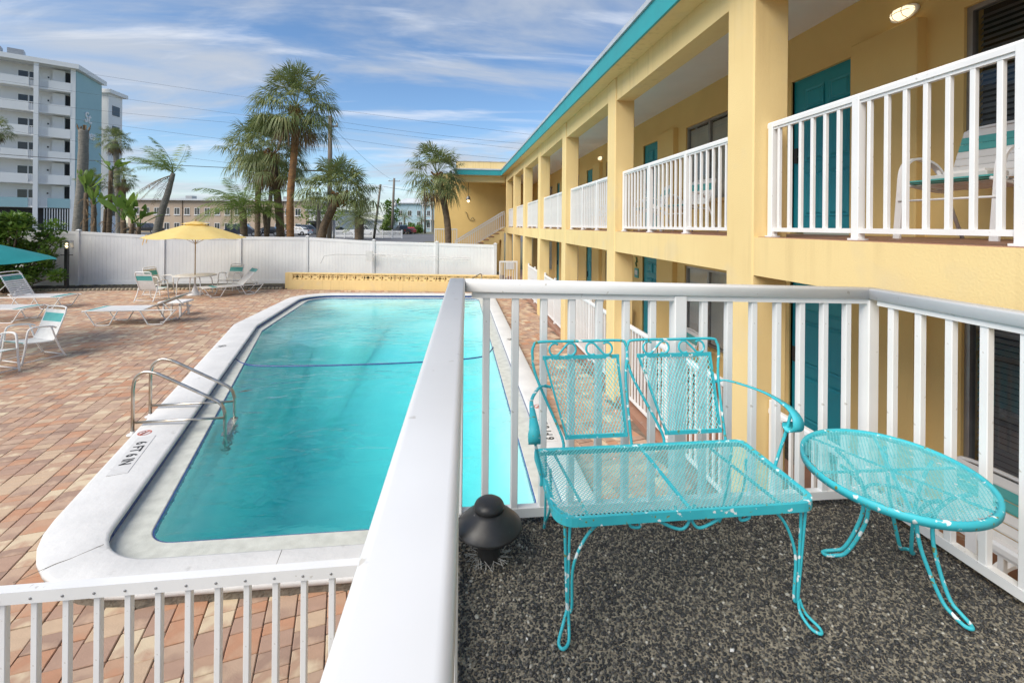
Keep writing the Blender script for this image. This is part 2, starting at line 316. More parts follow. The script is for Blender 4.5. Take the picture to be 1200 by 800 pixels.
def round_poly(pts, rad, n=8):
    out = []; k = len(pts)
    for i in range(k):
        p = Vector(pts[i]); a = (Vector(pts[i-1])-p).normalized(); b = (Vector(pts[(i+1) % k])-p).normalized(); r = rad[i]
        ang = a.angle(b); t = r/math.tan(ang/2); c = p+(a+b).normalized()*(r/math.sin(ang/2))
        s0 = p+a*t-c; s1 = p+b*t-c; tot = s0.angle(s1)
        sgn = 1 if (s0.x*s1.y-s0.y*s1.x) > 0 else -1
        for j in range(n+1):
            th = sgn*tot*j/n; cs, sn = math.cos(th), math.sin(th)
            out.append((c.x+s0.x*cs-s0.y*sn, c.y+s0.x*sn+s0.y*cs))
    return out
def text_mesh(txt, size, m, ext=0.001, italic=0.0, bold=0.0):
    cu = bpy.data.curves.new('t', 'FONT'); cu.body = txt; cu.size = size; cu.extrude = ext; cu.shear = italic; cu.offset = bold; cu.align_x = 'LEFT'; cu.resolution_u = 3
    o = link(bpy.data.objects.new('t', cu)); bpy.context.view_layer.update()
    me = bpy.data.meshes.new_from_object(o); bpy.data.objects.remove(o, do_unlink=True); bpy.data.curves.remove(cu)
    me.materials.clear(); me.materials.append(MATS[m]); return me
def expanded_mesh(mb, u0, u1, v0, v1, pu, pv, fn, inside, w=.0022):
    # strands of expanded metal; fn maps (u, v) to a point
    nu = int((u1-u0)/(pu/2))+1; nv = int((v1-v0)/(pv/2))+1
    for i in range(nu):
        for j in range(nv):
            s0 = .46 if (j+i) % 2 else -.46; s1 = -s0
            a = (u0+(i+s0)*pu/2, v0+j*pv/2); b = (u0+(i+s1)*pu/2, v0+(j+1)*pv/2)
            if inside(*a) and inside(*b):
                p = Vector(fn(*a)); q = Vector(fn(*b)); d = (q-p).normalized(); x = d.cross(Vector((0, 0, 1)) if abs(d.z) < .8 else Vector((0, 1, 0))).normalized()*w; y = d.cross(x).normalized()*w
                mb.add([p+x, p-x*.5+y*.87, p-x*.5-y*.87, q+x, q-x*.5+y*.87, q-x*.5-y*.87], [(0, 1, 4, 3), (1, 2, 5, 4), (2, 0, 3, 5)])
# ================================================================ SETTING: terrain, street
def ground_z(y):
    if y < 30: return -0.06
    if y > 52: return 0.9
    t = (y-30)/22.0; return -0.06+0.96*t*t*(3-2*t)
def sheet(name, x0, x1, y0, y1, dz, m, nx=2, ny=40, kind='structure'):
    b = MB()
    for j in range(ny+1):
        y = y0+(y1-y0)*j/ny
        for i in range(nx+1): b.v.append((x0+(x1-x0)*i/nx, y, ground_z(y)+dz))
    for j in range(ny):
        for i in range(nx):
            a = j*(nx+1)+i; b.f.append((a, a+1, a+nx+2, a+nx+1)); b.m.append(0)
    o = b.build(name, m, smooth=True); tag(o, kind=kind); return o
def terrain():
    HX0, HX1, HY0, HY1 = -6.6, 1.7, 3.2, 18.9      # opening for the pool
    b = MB(); ys = [-400, -60, HY0, HY1, 24]+[30+22*i/14 for i in range(15)]+[70, 110, 200, 500, 1500]
    xs = [-1500, -200, -60, HX0, HX1, 40, 200, 1500]
    for y in ys:
        for x in xs: b.v.append((x, y, ground_z(y)))
    n = len(xs)
    for j in range(len(ys)-1):
        for i in range(n-1):
            if xs[i] == HX0 and ys[j] == HY0: continue
            a = j*n+i; b.f.append((a, a+1, a+n+1, a+n)); b.m.append(0)
    tag(b.build('ground', 'soil_grass', smooth=True), kind='structure')
terrain()
sheet('road', -120, 60, 53, 96, .008, 'asphalt', ny=10)
sheet('side_street', -16, -4, 34, 53, .012, 'asphalt', ny=14)
sheet('grass_verge', -40, -18.5, 50, 62, .02, 'grass', ny=6)

# ================================================================ POOL
NP = 8
OUT = round_poly([(-3.36, 3.56), (-5.99, 12.8), (-6.25, 18.45), (1.30, 17.95), (1.36, 3.56)], [1.35, .5, 1.3, .7, .5], NP)
INN = round_poly([(-2.90, 3.93), (-5.33, 12.65), (-5.82, 17.98), (.95, 17.5), (1.02, 3.93)], [.6, .4, 1.0, .5, .35], NP)
WAT = round_poly([(-2.70, 4.29), (-5.14, 12.5), (-5.58, 17.86), (.70, 17.38), (.78, 4.29)], [.28, .35, .7, .4, .3], NP)
LN = len(OUT)
def lerp_loop(A, B, t, z): return [(a[0]+(b[0]-a[0])*t, a[1]+(b[1]-a[1])*t, z) for a, b in zip(A, B)]
def skin(loops, b=None):
    b = b or MB(); k = len(b.v)
    for L in loops: b.v += [tuple(p) for p in L]
    for i in range(len(loops)-1):
        for j in range(LN):
            b.f.append((k+i*LN+j, k+i*LN+(j+1) % LN, k+(i+1)*LN+(j+1) % LN, k+(i+1)*LN+j)); b.m.append(b.cm)
    return b
pool = thing('swimming_pool', (-2, 10, 0), 'large in-ground swimming pool with angled sides and white concrete coping', 'pool')
CZ = .12
skin([lerp_loop(OUT, INN, .05, .066), lerp_loop(OUT, INN, 0, .072), lerp_loop(OUT, INN, 0, .098), lerp_loop(OUT, INN, .02, .112), lerp_loop(OUT, INN, .07, CZ), lerp_loop(OUT, INN, .5, CZ+.004),
      lerp_loop(OUT, INN, .93, CZ), lerp_loop(OUT, INN, .985, .112), lerp_loop(OUT, INN, 1.0, .098), lerp_loop(OUT, INN, 1.0, .085), lerp_loop(OUT, INN, .93, .075)]).build('coping', 'coping', pool, smooth=True, world=True)
skin([lerp_loop(OUT, INN, .06, -.12), lerp_loop(OUT, INN, .06, .072)]).build('mortar_bed', 'mortar', pool, world=True)
skin([lerp_loop(OUT, INN, .97, .08), lerp_loop(OUT, INN, .97, .006)]).build('tile_band', 'navy_tile', pool, world=True)
skin([lerp_loop(OUT, INN, .96, .012), lerp_loop(INN, WAT, .93, .004), lerp_loop(INN, WAT, .955, -.002)]).build('ledge', 'pool_ledge', pool, world=True)
def inset(L, d, z=None):
    cx = sum(p[0] for p in L)/len(L); cy = sum(p[1] for p in L)/len(L); o = []
    for p in L:
        v = Vector((cx-p[0], cy-p[1])); v.normalize(); o.append((p[0]+v.x*d, p[1]+v.y*d, p[2] if (z is None and len(p) > 2) else z))
    return o
def depth(y): t = max(0, min(1, (y-7.0)/6.0)); return -2.25+1.15*t*t*(3-2*t)
skin([lerp_loop(INN, WAT, .93, .0), lerp_loop(INN, WAT, 1.0, -.006), lerp_loop(INN, WAT, 1.0, -.12)]).build('waterline_tile', 'navy_tile', pool, world=True)
fl = inset(WAT, .35, 0); fl = [(x, y, depth(y)) for x, y, z in fl]
b = skin([lerp_loop(WAT, WAT, 0, -.12)]+[[(x, y, depth(y)*f_-.12*(1-f_)) for x, y, _ in inset(WAT, d_, 0)] for f_, d_ in ((.15, .03), (.25, .30), (.42, .70), (.62, 1.15), (.84, 1.65))]+[[(x, y, depth(y)) for x, y in [(p[0]+(-2.25+(p[0]+2.25)*.03-p[0])*g_, p[1]+(11.2+(p[1]-11.2)*.55-p[1])*g_) for p in WAT]] for g_ in (.62, .8, 1.0)])
# floor as a grid so that the slope reads
gx = 14; gy = 26; k = len(b.v)
b.f.append(tuple(range(k-LN, k))); b.m.append(0)
b.build('basin', 'basin', pool, world=True, smooth=True)
# steps at the far right corner
for i in range(4):
    MB().box(-.62, .66, 17.30-.32*(i+1), 17.36-.32*i, -1.2, -.16-.2*i).build('step', 'basin', pool, world=True)
    MB().box(-.62, .66, 17.298-.32*(i+1), 17.33-.32*(i+1), -.19-.2*i, -.157-.2*i).build('step_edge_tile', 'navy_tile', pool, world=True)
# depth markings on the coping
def coping_text(name, txt, size, loc, ang, m='ink', bold=.004):
    me = text_mesh(txt, size, m, .0008, bold=bold); o = inst(name, me, pool, Vector(loc)-Vector(pool.location), R(ang)); return o
for nm, (px, py), ang, w in (('depth_marker', (-3.93, 6.10), -73.0, .92), ('depth_marker', (1.19, 5.55), 90.0, .92)):
    o = MB().box(-.02, w, -.035, .15, 0, .0025).build(nm, 'sign_white', pool); o.location = Vector((px, py, CZ+.0055))-Vector(pool.location)
    o.rotation_euler = (0, 0, R(ang)); a = Vector((math.cos(R(ang)), math.sin(R(ang)), 0))
coping_text('depth_lettering', '6 FT 6 IN', .15, (-3.93+.045, 6.10-.12, CZ+.0085), -73)
coping_text('depth_lettering', '6 FT 6 IN', .15, (1.19, 5.57, CZ+.0085), 90)
def no_diving(c, ang, r=.075, red=True):
    b = MB(); n = 20
    for j in range(n):
        t0 = 2*math.pi*j/n; t1 = 2*math.pi*(j+1)/n
        b.add([((r-.014)*math.cos(t0), (r-.014)*math.sin(t0), 0), (r*math.cos(t0), r*math.sin(t0), 0), (r*math.cos(t1), r*math.sin(t1), 0), ((r-.014)*math.cos(t1), (r-.014)*math.sin(t1), 0)], [(0, 1, 2, 3)])
    s = r*.62; b.add([(-s-.007, s-.007, .0004), (-s+.007, s+.007, .0004), (s+.007, -s+.007, .0004), (s-.007, -s-.007, .0004)], [(0, 3, 2, 1)])
    o = b.build('no_diving_symbol', 'red_ink' if red else 'ink', pool); o.location = Vector(c)-Vector(pool.location); o.rotation_euler = (0, 0, R(ang))
    d = MB(); d.tube([(-.045, -.01, 0), (0, .018, 0), (.05, -.03, 0)], .005, 5); d.tube([(-.02, -.035, 0), (0, .018, 0)], .005, 5)
    p = d.build('diver_mark', 'ink', o); p.scale = (1, 1, .1)
for c, ang, red in (((-3.98, 6.25, CZ+.006), -73, True), ((1.17, 6.62, CZ+.007), 90, True), ((-5.14, 10.5, CZ+.007), -73, False), ((1.19, 10.6, CZ+.007), 90, False)):
    if not red:
        q = MB().box(-.13, .13, -.11, .11, 0, .002).build('depth_marker', 'sign_white', pool); q.location = Vector(c)-Vector(pool.location)-Vector((0, 0, .004)); q.rotation_euler = (0, 0, R(ang))
    no_diving(c, ang, red=red)
# shrinkage cracks in the coping
cr = MB().tube([(-3.28, 3.75, CZ+.002), (-3.13, 3.92, CZ+.004), (-3.06, 3.97, CZ+.004), (-2.93, 4.12, CZ+.002)], .0022, 4); cr2 = MB().tube([(-1.45, 3.60, CZ+.001), (-1.42, 3.75, CZ+.004), (-1.44, 3.91, CZ+.001)], .002, 4)
cr.build('crack', 'mortar', pool, world=True); cr2.build('crack', 'mortar', pool, world=True)
# water body
WL = [(p[0], p[1]) for p in lerp_loop(INN, WAT, .97, 0)]
MB().prism(WL[::-1], -2.6, -.010).build('water', 'pool_water')
tag(bpy.data.objects['water'], kind='structure')
# float line across the pool
pts = smooth_path([(-4.95, 10.9, .0), (-4.72, 10.15, -.0), (-4.25, 9.55, .0), (-3.5, 9.35, 0), (-2.0, 9.32, 0), (-.6, 9.4, 0), (.35, 9.6, 0), (.62, 9.9, 0), (.76, 10.35, 0.01)], 6)
tag(MB().tube(pts, .016, 6).build('safety_rope', 'navy_tile', smooth=True), 'dark blue safety rope lying across the pool water', 'rope')
lf = MB()
for (x, y, a, s) in ((-3.55, 8.0, .4, .11),):
    c, n_ = math.cos(a)*s, math.sin(a)*s; lf.add([(x-c, y-n_, .003), (x+n_*.4, y-c*.4, .012), (x+c, y+n_, .004), (x-n_*.4, y+c*.4, .006)], [(0, 1, 2, 3)])
tag(lf.build('floating_leaf', 'branch'), 'small dark clump of dead leaf floating on the pool', 'leaf')
# ladder with two grab rails
lad = thing('pool_ladder', (-3.9, 6.75, 0), 'stainless steel pool ladder with two curved grab rails over the coping', 'ladder')
def ladder_rail(y0, dxs):
    L = [(-.40, -.0, .0), (-.40, 0, .60), (-.37, 0, .74), (-.27, 0, .82), (-.15, 0, .81), (.0, 0, .745), (.55, 0, .46), (.68, 0, .38), (.735, 0, .27), (.745, 0, .1), (.745, 0, -1.0)]
    L = [Vector((x+dxs, y0, z)) for x, y, z in L]
    MB().tube([L[0]]+smooth_path(L[1:], 6), .021, 10).build('grab_rail', 'steel', lad, smooth=True)
    MB().tube([(-.40+dxs, y0, .16), (.745+dxs, y0-.02, .19)], .017, 8).build('cross_bar', 'steel', lad, smooth=True)
    MB().lathe([(.066, .0), (.066, .012), (.03, .022), (.022, .05)], 16, (-.40+dxs, y0, 0)).build('flange', 'sign_white', lad, smooth=True)
ladder_rail(-.26, .02); ladder_rail(.32, -.13)
for k in range(3):
    MB().bar((.745+.02, -.26, -.14-.27*k), (.745-.13, .32, -.14-.27*k), .10, .03).build('rung', 'steel', lad)
hr = thing('pool_handrail', (.35, 18.0, 0), 'steel handrail rising beside the pool steps at the breeze block wall', 'handrail')
MB().tube(smooth_path([(-.3, -.95, -.3), (-.3, -.9, .2), (-.25, -.75, .5), (.35, .1, .82), (.5, .3, .8), (.5, .36, .6), (.5, .36, 0)], 5), .022, 8).build('rail', 'steel', hr, smooth=True)

# ================================================================ PATIO PAVERS
def in_poly(x, y, P):
    c = False; j = len(P)-1
    for i in range(len(P)):
        if (P[i][1] > y) != (P[j][1] > y) and x < (P[j][0]-P[i][0])*(y-P[i][1])/(P[j][1]-P[i][1])+P[i][0]: c = not c
        j = i
    return c
ca_, sa_ = math.cos(YAW), math.sin(YAW)
def project(x, y, z=0.0):
    xc = x*ca_-y*sa_; d = x*sa_+y*ca_
    if d < .2: return None
    return 600+530*xc/d, 264.5-530*(z-CAM_H)/d, d
OUT_S = [p[:2] for p in lerp_loop(OUT, INN, .30, 0)]
patio_base = MB()
pb = [(-30, 0), (-30, 20.4), (1.4, 19.0), (2.6, 19.0), (2.6, -3), (-30, -3)]
PT = [(-30, -3), (2.66, -3), (2.66, 26), (1.2, 26), (1.2, 19.4), (-7.4, 20.75), (-30, 20.75)]
hole = [p[:2] for p in lerp_loop(OUT, INN, .5, 0)]
bm = bmesh.new(); ed = []
for L in (PT, hole):
    vs_ = [bm.verts.new((x, y, -.016)) for x, y in L]
    for i in range(len(vs_)): ed.append(bm.edges.new((vs_[i], vs_[(i+1) % len(vs_)])))
bmesh.ops.triangle_fill(bm, use_beauty=True, use_dissolve=False, edges=ed)
me = bpy.data.meshes.new('patio')
kill = [f for f in bm.faces if in_poly(f.calc_center_median().x, f.calc_center_median().y, hole)]
bmesh.ops.delete(bm, geom=kill, context='FACES_ONLY')
for f in bm.faces:
    if f.normal.z < 0: f.normal_flip()
bm.to_mesh(me); bm.free(); me.materials.append(MATS['sand'])
patio = link(bpy.data.objects.new('patio', me)); tag(patio, 'terrace of mixed tan, cream and terracotta rectangular pavers round the pool', None, None, 'structure')
rp = random.Random(11)
TH = R(14.0); cu, su = math.cos(TH), math.sin(TH)
cells = []
widths = [.205, .205, .14, .205, .14]
# the field left and in front of the pool is laid along the slanting pool side; the strip by the rooms runs square to it
def lay(th, region, u_rng, v_rng):
    c, s = math.cos(th), math.sin(th); u = u_rng[0]; k = 0
    while u < u_rng[1]:
        w = widths[(k*2+k//5) % 5]; k += 1; v = v_rng[0]-rp.random()*.3
        while v < v_rng[1]:
            h = rp.choice((.10, .14, .14, .205)) if w > .2 else rp.choice((.14, .205, .205))
            x = (u+w/2)*c-(v+h/2)*s; y = (u+w/2)*s+(v+h/2)*c
            if region(x, y): cells.append((x, y, w, h, th))
            v += h
        u += w
def fence_y(x): return 20.35 if x < -7.5 else 20.45-(x+7.5)*.165
def reg(x, y):
    if not (-19.5 < x < 2.44 and .9 < y < 22): return False
    if x > -.06 and y < 2.12: return False
    if y > fence_y(x) - (0.0 if x < -7.5 else .1) and not x > 1.3: return False
    if in_poly(x, y, OUT_S): return False
    p = project(x, y)
    if not p or not (-60 < p[0] < 1260 and p[1] < 860): return False
    return True
lay(TH, reg, (-19.5, 8), (-2, 27))
def paver_mesh(w, h, m):
    b = MB(); g = .0035; z1 = 0; b.cbox(-w/2+g, w/2-g, -h/2+g, h/2-g, -.03, .0, .005); return b.mesh('paver', m)
PM = {}
def score(c):
    p = project(c[0], c[1])
    vis = 0 if (-.1 < c[0] and c[1] < 2.4) else 1
    return -(c[2]*c[3])/p[2]**3*vis if (0 < p[0] < 1200 and p[1] < 800) else 0
cells.sort(key=score)
field = [MB() for _ in range(1)]; F = field[0]
for i, (x, y, w, h, th) in enumerate(cells):
    ci = rp.choices(range(8), PAVER_W)[0]; dz = rp.uniform(-.004, .003); rz = th+R(rp.uniform(-.5, .5))
    if i < 300:
        key = (round(w, 3), round(h, 3), ci)
        if key not in PM: PM[key] = paver_mesh(w, h, 'paver_%d' % ci)
        inst('paver', PM[key], patio, (x, y, dz), rz)
    else:
        F.cm = ci; g = .004; c, s = math.cos(rz), math.sin(rz); q = []
        for (a, b2, z) in ((-1, -1, -.02), (1, -1, -.02), (1, 1, -.02), (-1, 1, -.02), (-1, -1, 0), (1, -1, 0), (1, 1, 0), (-1, 1, 0)):
            X = a*(w/2-g); Y = b2*(h/2-g); q.append((x+X*c-Y*s, y+X*s+Y*c, z+dz))
        F.add(q, [(4, 5, 6, 7), (0, 1, 5, 4), (1, 2, 6, 5), (2, 3, 7, 6), (3, 0, 4, 7)])
o = F.build('paver_field', ['paver_%d' % i for i in range(8)], patio); tag(o, kind='stuff')

# planting bed with mulch and a scalloped edging
bed = MB(); rb = random.Random(3)
nx, ny = 150, 8
for j in range(ny+1):
    for i in range(nx+1):
        x = -21+13.6*i/nx; y = 20.35+1.25*j/ny
        e = 0 if j in (0,) else 1
        bed.v.append((x, y, -.02+e*(.05+rb.uniform(0, .055))))
for j in range(ny):
    for i in range(nx):
        a = j*(nx+1)+i; bed.f.append((a, a+1, a+nx+2, a+nx+1)); bed.m.append(0)
bedo = bed.build('planting_bed', 'mulch'); tag(bedo, kind='structure')
em = MB().lathe([(.07, -.03), (.07, .06), (.055, .085), (.02, .09)], 8).mesh('edging_stone', 'edging', True)
for i in range(84): inst('edging_stone', em, bedo, (-20.5+.155*i, 20.34, 0), 0)
# ================================================================ MOTEL BUILDING
XF, XW = 2.45, 4.50            # column face, room wall
FL2 = 2.72                     # upper walkway
def zs(y): return 5.035+.0215*y   # eave soffit
bld = thing('motel_building', (3.5, 12, 0), 'two-storey yellow stucco motel wing with teal roof trim and open walkways', 'building')
BL = Vector(bld.location)
COLS_Y = [3.57+3.46*k for k in range(-1, 7)]
Y0, Y1 = -4.0, 25.0
colm = {}
for y in COLS_Y:
    b = MB(); b.cbox(XF, XF+.32, y, y+.38, -.03, zs(y)+.01, .012); b.build('column', 'stucco', bld, world=True)
for i in range(len(COLS_Y)):
    ya = COLS_Y[i]+.38; yb = COLS_Y[i+1] if i+1 < len(COLS_Y) else 28
    b = MB(); b.box(XF+.012, XF+.30, ya-.02, yb+.02, 2.40, FL2); b.build('floor_beam', 'stucco', bld, world=True)
    b = MB(); b.box(XF+.02, XF+.29, ya-.02, yb+.02, zs(ya)-.30, zs(yb)+.004); b.build('roof_beam', 'stucco', bld, world=True)
b = MB(); b.box(XF+.02, XF+.3, Y0, COLS_Y[0]+.02, 2.40, FL2); b.build('floor_beam', 'stucco', bld, world=True)
MB().box(XF+.28, XW+.02, Y0, 28.0, 2.52, FL2-.012).build('walkway_slab', 'ceiling_paint', bld, world=True)
MB().box(XF+.05, XW+.01, Y0, 28.0, FL2-.012, FL2+.004).build('walkway_floor', 'floor_brown', bld, world=True)
MB().box(XF+.05, XW+.02, Y0, 28.0, -.05, .075).build('ground_walkway', 'floor_brown', bld, world=True)
MB().box(XF+.2, XW+.02, Y0, 28.2, 5.40, 5.46).build('walkway_ceiling', 'ceiling_paint', bld, world=True)
# eave: soffit, fascia, drip edge, roof
def wedge(x0, x1, y0, y1, f0, f1): # box whose bottom and top follow the eave line
    b = MB(); V = []
    for z in (f0, f1):
        for x, y in ((x0, y0), (x1, y0), (x1, y1), (x0, y1)): V.append((x, y, zs(y)+z))
    return b.add(V, [(0, 3, 2, 1), (4, 5, 6, 7), (0, 1, 5, 4), (1, 2, 6, 5), (2, 3, 7, 6), (3, 0, 4, 7)])
wedge(2.225, 2.74, Y0, 25.2, .0, .06).build('soffit', 'stucco', bld, world=True)
wedge(2.19, 2.222, Y0, 24.9, -.004, .27).build('fascia', 'teal_trim', bld, world=True)
wedge(2.165, 2.60, Y0, 24.88, .272, .34).build('drip_edge', 'drip_edge', bld, world=True)
wedge(2.5, 9.0, Y0, 28.0, .30, .42).build('roof', 'drip_edge', bld, world=True)

# doors and windows
DW, DH = 1.03, 2.04
def door_mesh():
    b = MB(); b.box(-.02, .02, 0, DW, 0, DH)
    for (ya, yb) in ((.12, .43), (.51, .82)):
        for (za, zb) in ((.2, .78), (.92, 1.5), (1.62, 1.88)):
            for (i, h) in ((0, .010), (.03, .004)):
                pass
            # raised panel with sloping border
            V = [(-.021, ya, za), (-.021, yb, za), (-.021, yb, zb), (-.021, ya, zb), (-.012, ya+.025, za+.025), (-.012, yb-.025, za+.025), (-.012, yb-.025, zb-.025), (-.012, ya+.025, zb-.025),
                 (-.030, ya+.05, za+.05), (-.030, yb-.05, za+.05), (-.030, yb-.05, zb-.05), (-.030, ya+.05, zb-.05)]
            b.add([(x-.012, y, z) for x, y, z in V], [(0, 1, 5, 4), (1, 2, 6, 5), (2, 3, 7, 6), (3, 0, 4, 7), (4, 5, 9, 8), (5, 6, 10, 9), (6, 7, 11, 10), (7, 4, 8, 11), (8, 9, 10, 11)])
    return b.mesh('door', 'teal_door')
def knob_mesh():
    b = MB(); b.box(-.055, -.03, DW-.10, DW-.04, .92, 1.12); b.bar((-.06, DW-.07, 1.0), (-.06, DW-.19, 1.0), .02); b.bar((-.03, DW-.07, 1.0), (-.065, DW-.07, 1.0), .02); return b.mesh('handle', 'black_metal')
DM, KM = door_mesh(), knob_mesh()
CASE = MB(); CASE.box(-.03, .03, -.05, 0, 0, DH+.04).box(-.03, .03, DW, DW+.05, 0, DH+.04).box(-.03, .03, 0, DW, DH+.002, DH+.04); CASE = CASE.mesh('door_frame', 'stucco_wall')
def blinds(y0, y1, z0, z1, x, parent, m, single):
    n = int((z1-z0)/.05)
    if single:
        me_ = MB(); me_.add([(-.012, 0, -.018), (.012, 0, .018), (.012, y1-y0, .018), (-.012, y1-y0, -.018)], [(0, 1, 2, 3)]); me_ = me_.mesh('blind_slat', m)
        for i in range(n): inst('blind_slat', me_, parent, (x, y0, z0+.03+.05*i))
    else:
        b = MB()
        for i in range(n):
            z = z0+.03+.05*i; b.add([(x-.006, y0, z-.027), (x+.006, y0, z+.027), (x+.006, y1, z+.027), (x-.006, y1, z-.027)], [(0, 1, 2, 3)])
        b.build('blind', m, parent)
def window(y0, y1, z0, z1, dark, single):
    w = MB(); t = .045; x0, x1 = XW+.03, XW+.09
    w.box(x0, x1, y0, y0+t, z0, z1).box(x0, x1, y1-t, y1, z0, z1).box(x0, x1, y0+t, y1-t, z0, z0+t).box(x0, x1, y0+t, y1-t, z1-t, z1); ym = (y0+y1)/2+.12
    w.box(x0+.002, x1-.002, ym-.03, ym+.03, z0+t, z1-t)
    f = w.build('window', 'alu_frame', bld, org=BL)
    MB().box(x0+.028, x0+.034, y0+t, y1-t, z0+t, z1-t).build('pane', 'clear_glass', f, org=BL)
    bb = f
    blinds(y0+.05-BL.y, y1-.05-BL.y, z0+.05, z1-.05, XW+(.115 if single else .085)-BL.x, f, 'blind_dark' if dark else 'blind_pale', single)
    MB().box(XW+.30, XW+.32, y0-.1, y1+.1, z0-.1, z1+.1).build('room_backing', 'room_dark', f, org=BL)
    MB().box(XW-.05, XW+.10, y0-.03, y1+.03, z0-.06, z0-.002).build('sill', 'stucco', f, org=BL)
PER = 5.08
UN = range(0, 5)
for lvl, (zb, zt) in enumerate(((.075, 2.53), (FL2, 5.42))):
    zw0, zw1 = (.62, 2.03) if lvl == 0 else (3.32, 4.80)
    op = []
    for k in UN:
        d0 = 4.72+PER*k; op.append((d0, d0+DW, zb, zb+DH+.02 if lvl == 0 else zb+.04+DH)); op.append((1.75+PER*k, 3.60+PER*k, zw0, zw1))
    op = [q for q in op if q[1] < 28]; op.sort(); y = Y0
    w = MB()
    for (a, c, z0, z1) in op:
        w.box(XW, XW+.2, y, a, zb-.1, zt)
        if z0 > zb+.05: w.box(XW, XW+.2, a, c, zb-.1, z0)
        w.box(XW, XW+.2, a, c, z1, zt); y = c
    w.box(XW, XW+.2, y, 28.2, zb-.1, zt); w.build('room_wall', 'stucco_wall', bld, world=True)
    for k in UN:
        if 5.7+PER*k > 28: continue
        d0 = 4.72+PER*k; zf = zb+(.02 if lvl == 0 else .06)
        d = inst('door', DM, bld, Vector((XW+.07, d0, zf-.02))-BL); inst('handle', KM, d); inst('door_frame', CASE, d, (-.03, 0, 0), 0, sc=(.6, 1, 1))
        b = MB(); b.cbox(XW-.11, XW+.01, 3.93+PER*k, d0-.03, zb, zb+2.15, .01); b.build('wall_panel', 'stucco_wall', bld, world=True)
        window(1.75+PER*k, 3.60+PER*k, zw0, zw1, k == 0, k <= 0)
# wall lamps (one thing each)
def wall_lamp(y, z, label):
    t = thing('wall_lamp', (XW-.005, y, z), label, 'lamp', 'bulkhead lamps on the upper walkway wall')
    prof = [(0, .125), (.05, .12), (.085, .09), (.10, .0)]
    b = MB(); n = 20; st = [(1.0, 0), (1.0, .02), (.8, .025)]
    V = []
    for s, h in st:
        for j in range(n): a = 2*math.pi*j/n; V.append((-h, .15*s*math.cos(a), .075*s*math.sin(a)))
    b.add(V, [(i*n+j, i*n+(j+1) % n, (i+1)*n+(j+1) % n, (i+1)*n+j) for i in range(2) for j in range(n)]+[tuple(range(n))]); b.build('base', 'white_metal', t, smooth=False)
    b = MB(); V = []
    for s, h in ((.8, .022), (.78, .05), (.62, .085), (.3, .10)):
        for j in range(n): a = 2*math.pi*j/n; V.append((-h, .15*s*math.cos(a), .075*s*math.sin(a)))
    b.add(V, [(i*n+j, i*n+(j+1) % n, (i+1)*n+(j+1) % n, (i+1)*n+j) for i in range(3) for j in range(n)]+[tuple(range(3*n, 4*n))]); b.build('lens', 'lamp_glow_soft', t, smooth=True)
    b = MB()
    for q in (-.05, .05): b.tube([(-.03, q, .066), (-.09, q, .045), (-.11, q, 0), (-.09, q, -.045), (-.03, q, -.066)], .004, 5)
    b.tube([(-.03, -.12, 0), (-.09, -.09, 0), (-.112, 0, 0), (-.09, .09, 0), (-.03, .12, 0)], .004, 5); b.build('guard', 'white_metal', t)
wall_lamp(4.14, 5.0, 'lit oval bulkhead lamp above the wall panel next to the dark blind window')
wall_lamp(14.2, 5.0, 'lit oval bulkhead lamp far down the upper walkway wall')

# ---- far wing across the end
wing = thing('stair_wing', (1.5, 28, 0), 'yellow stucco end wing with flat parapet behind the outdoor stair', 'building')
b = MB(); b.box(-1.62, 2.45, 28.0, 28.2, -.1, 5.95); b.box(2.45, 4.7, 28.0, 28.2, 2.45, 5.95); b.box(-1.62, -1.42, 28.2, 36, -.1, 5.95); b.build('wall', 'stucco_wall', wing, world=True)
MB().box(-.35, 2.19, 24.86, 24.90, 5.565, 5.84).build('fascia', 'teal_trim', wing, world=True)
MB().box(-.36, 2.16, 24.83, 25.2, 5.842, 5.90).build('drip_edge', 'drip_edge', wing, world=True)
MB().box(-.35, 2.23, 24.904, 28.1, 5.57, 5.62).build('soffit', 'ceiling_paint', wing, world=True)
MB().box(-.30, 2.44, 25.2, 25.5, 5.20, 5.568).build('roof_beam', 'stucco', wing, world=True)
MB().box(-.36, 6.0, 25.2, 30.0, 5.87, 5.96).build('roof', 'drip_edge', wing, world=True)
MB().box(-.30, 5.9, 27.9, 30.0, 5.94, 6.72).build('parapet', 'stucco', wing, world=True)
MB().box(-.34, 5.94, 27.86, 30.04, 6.722, 6.78).build('parapet_cap', 'drip_edge', wing, world=True)
pl = thing('pendant_lamp', (.42, 26.3, 4.25), 'small lit pendant lamp hanging on a long cord over the stair', 'lamp')
MB().tube([(0, 0, .15), (0, 0, 1.33)], .012, 5).build('cord', 'wire', pl)
MB().lathe([(.04, .25), (.10, .18), (.13, .06), (.13, .0)], 14).build('shade', 'alu_frame', pl, smooth=True)
MB().lathe([(.02, -.12), (.07, -.07), (.08, .0), (.05, .05)], 12).build('bulb', 'lamp_glow', pl, smooth=True)
lz = thing('wall_ornament', (.55, 27.99, 3.2), 'dark curled metal lizard ornament on the yellow stair wall', 'ornament')
MB().tube(smooth_path([(-.30, -.03, .40), (-.2, -.03, .36), (-.12, -.03, .1), (0, -.03, -.08), (.2, -.03, -.12), (.32, -.03, -.06)], 5), .013, 6).build('body', 'black_metal', lz)
MB().tube(smooth_path([(.05, -.03, -.09), (.16, -.03, .08), (.30, -.03, -.08)], 5), .010, 6).build('leg', 'black_metal', lz)
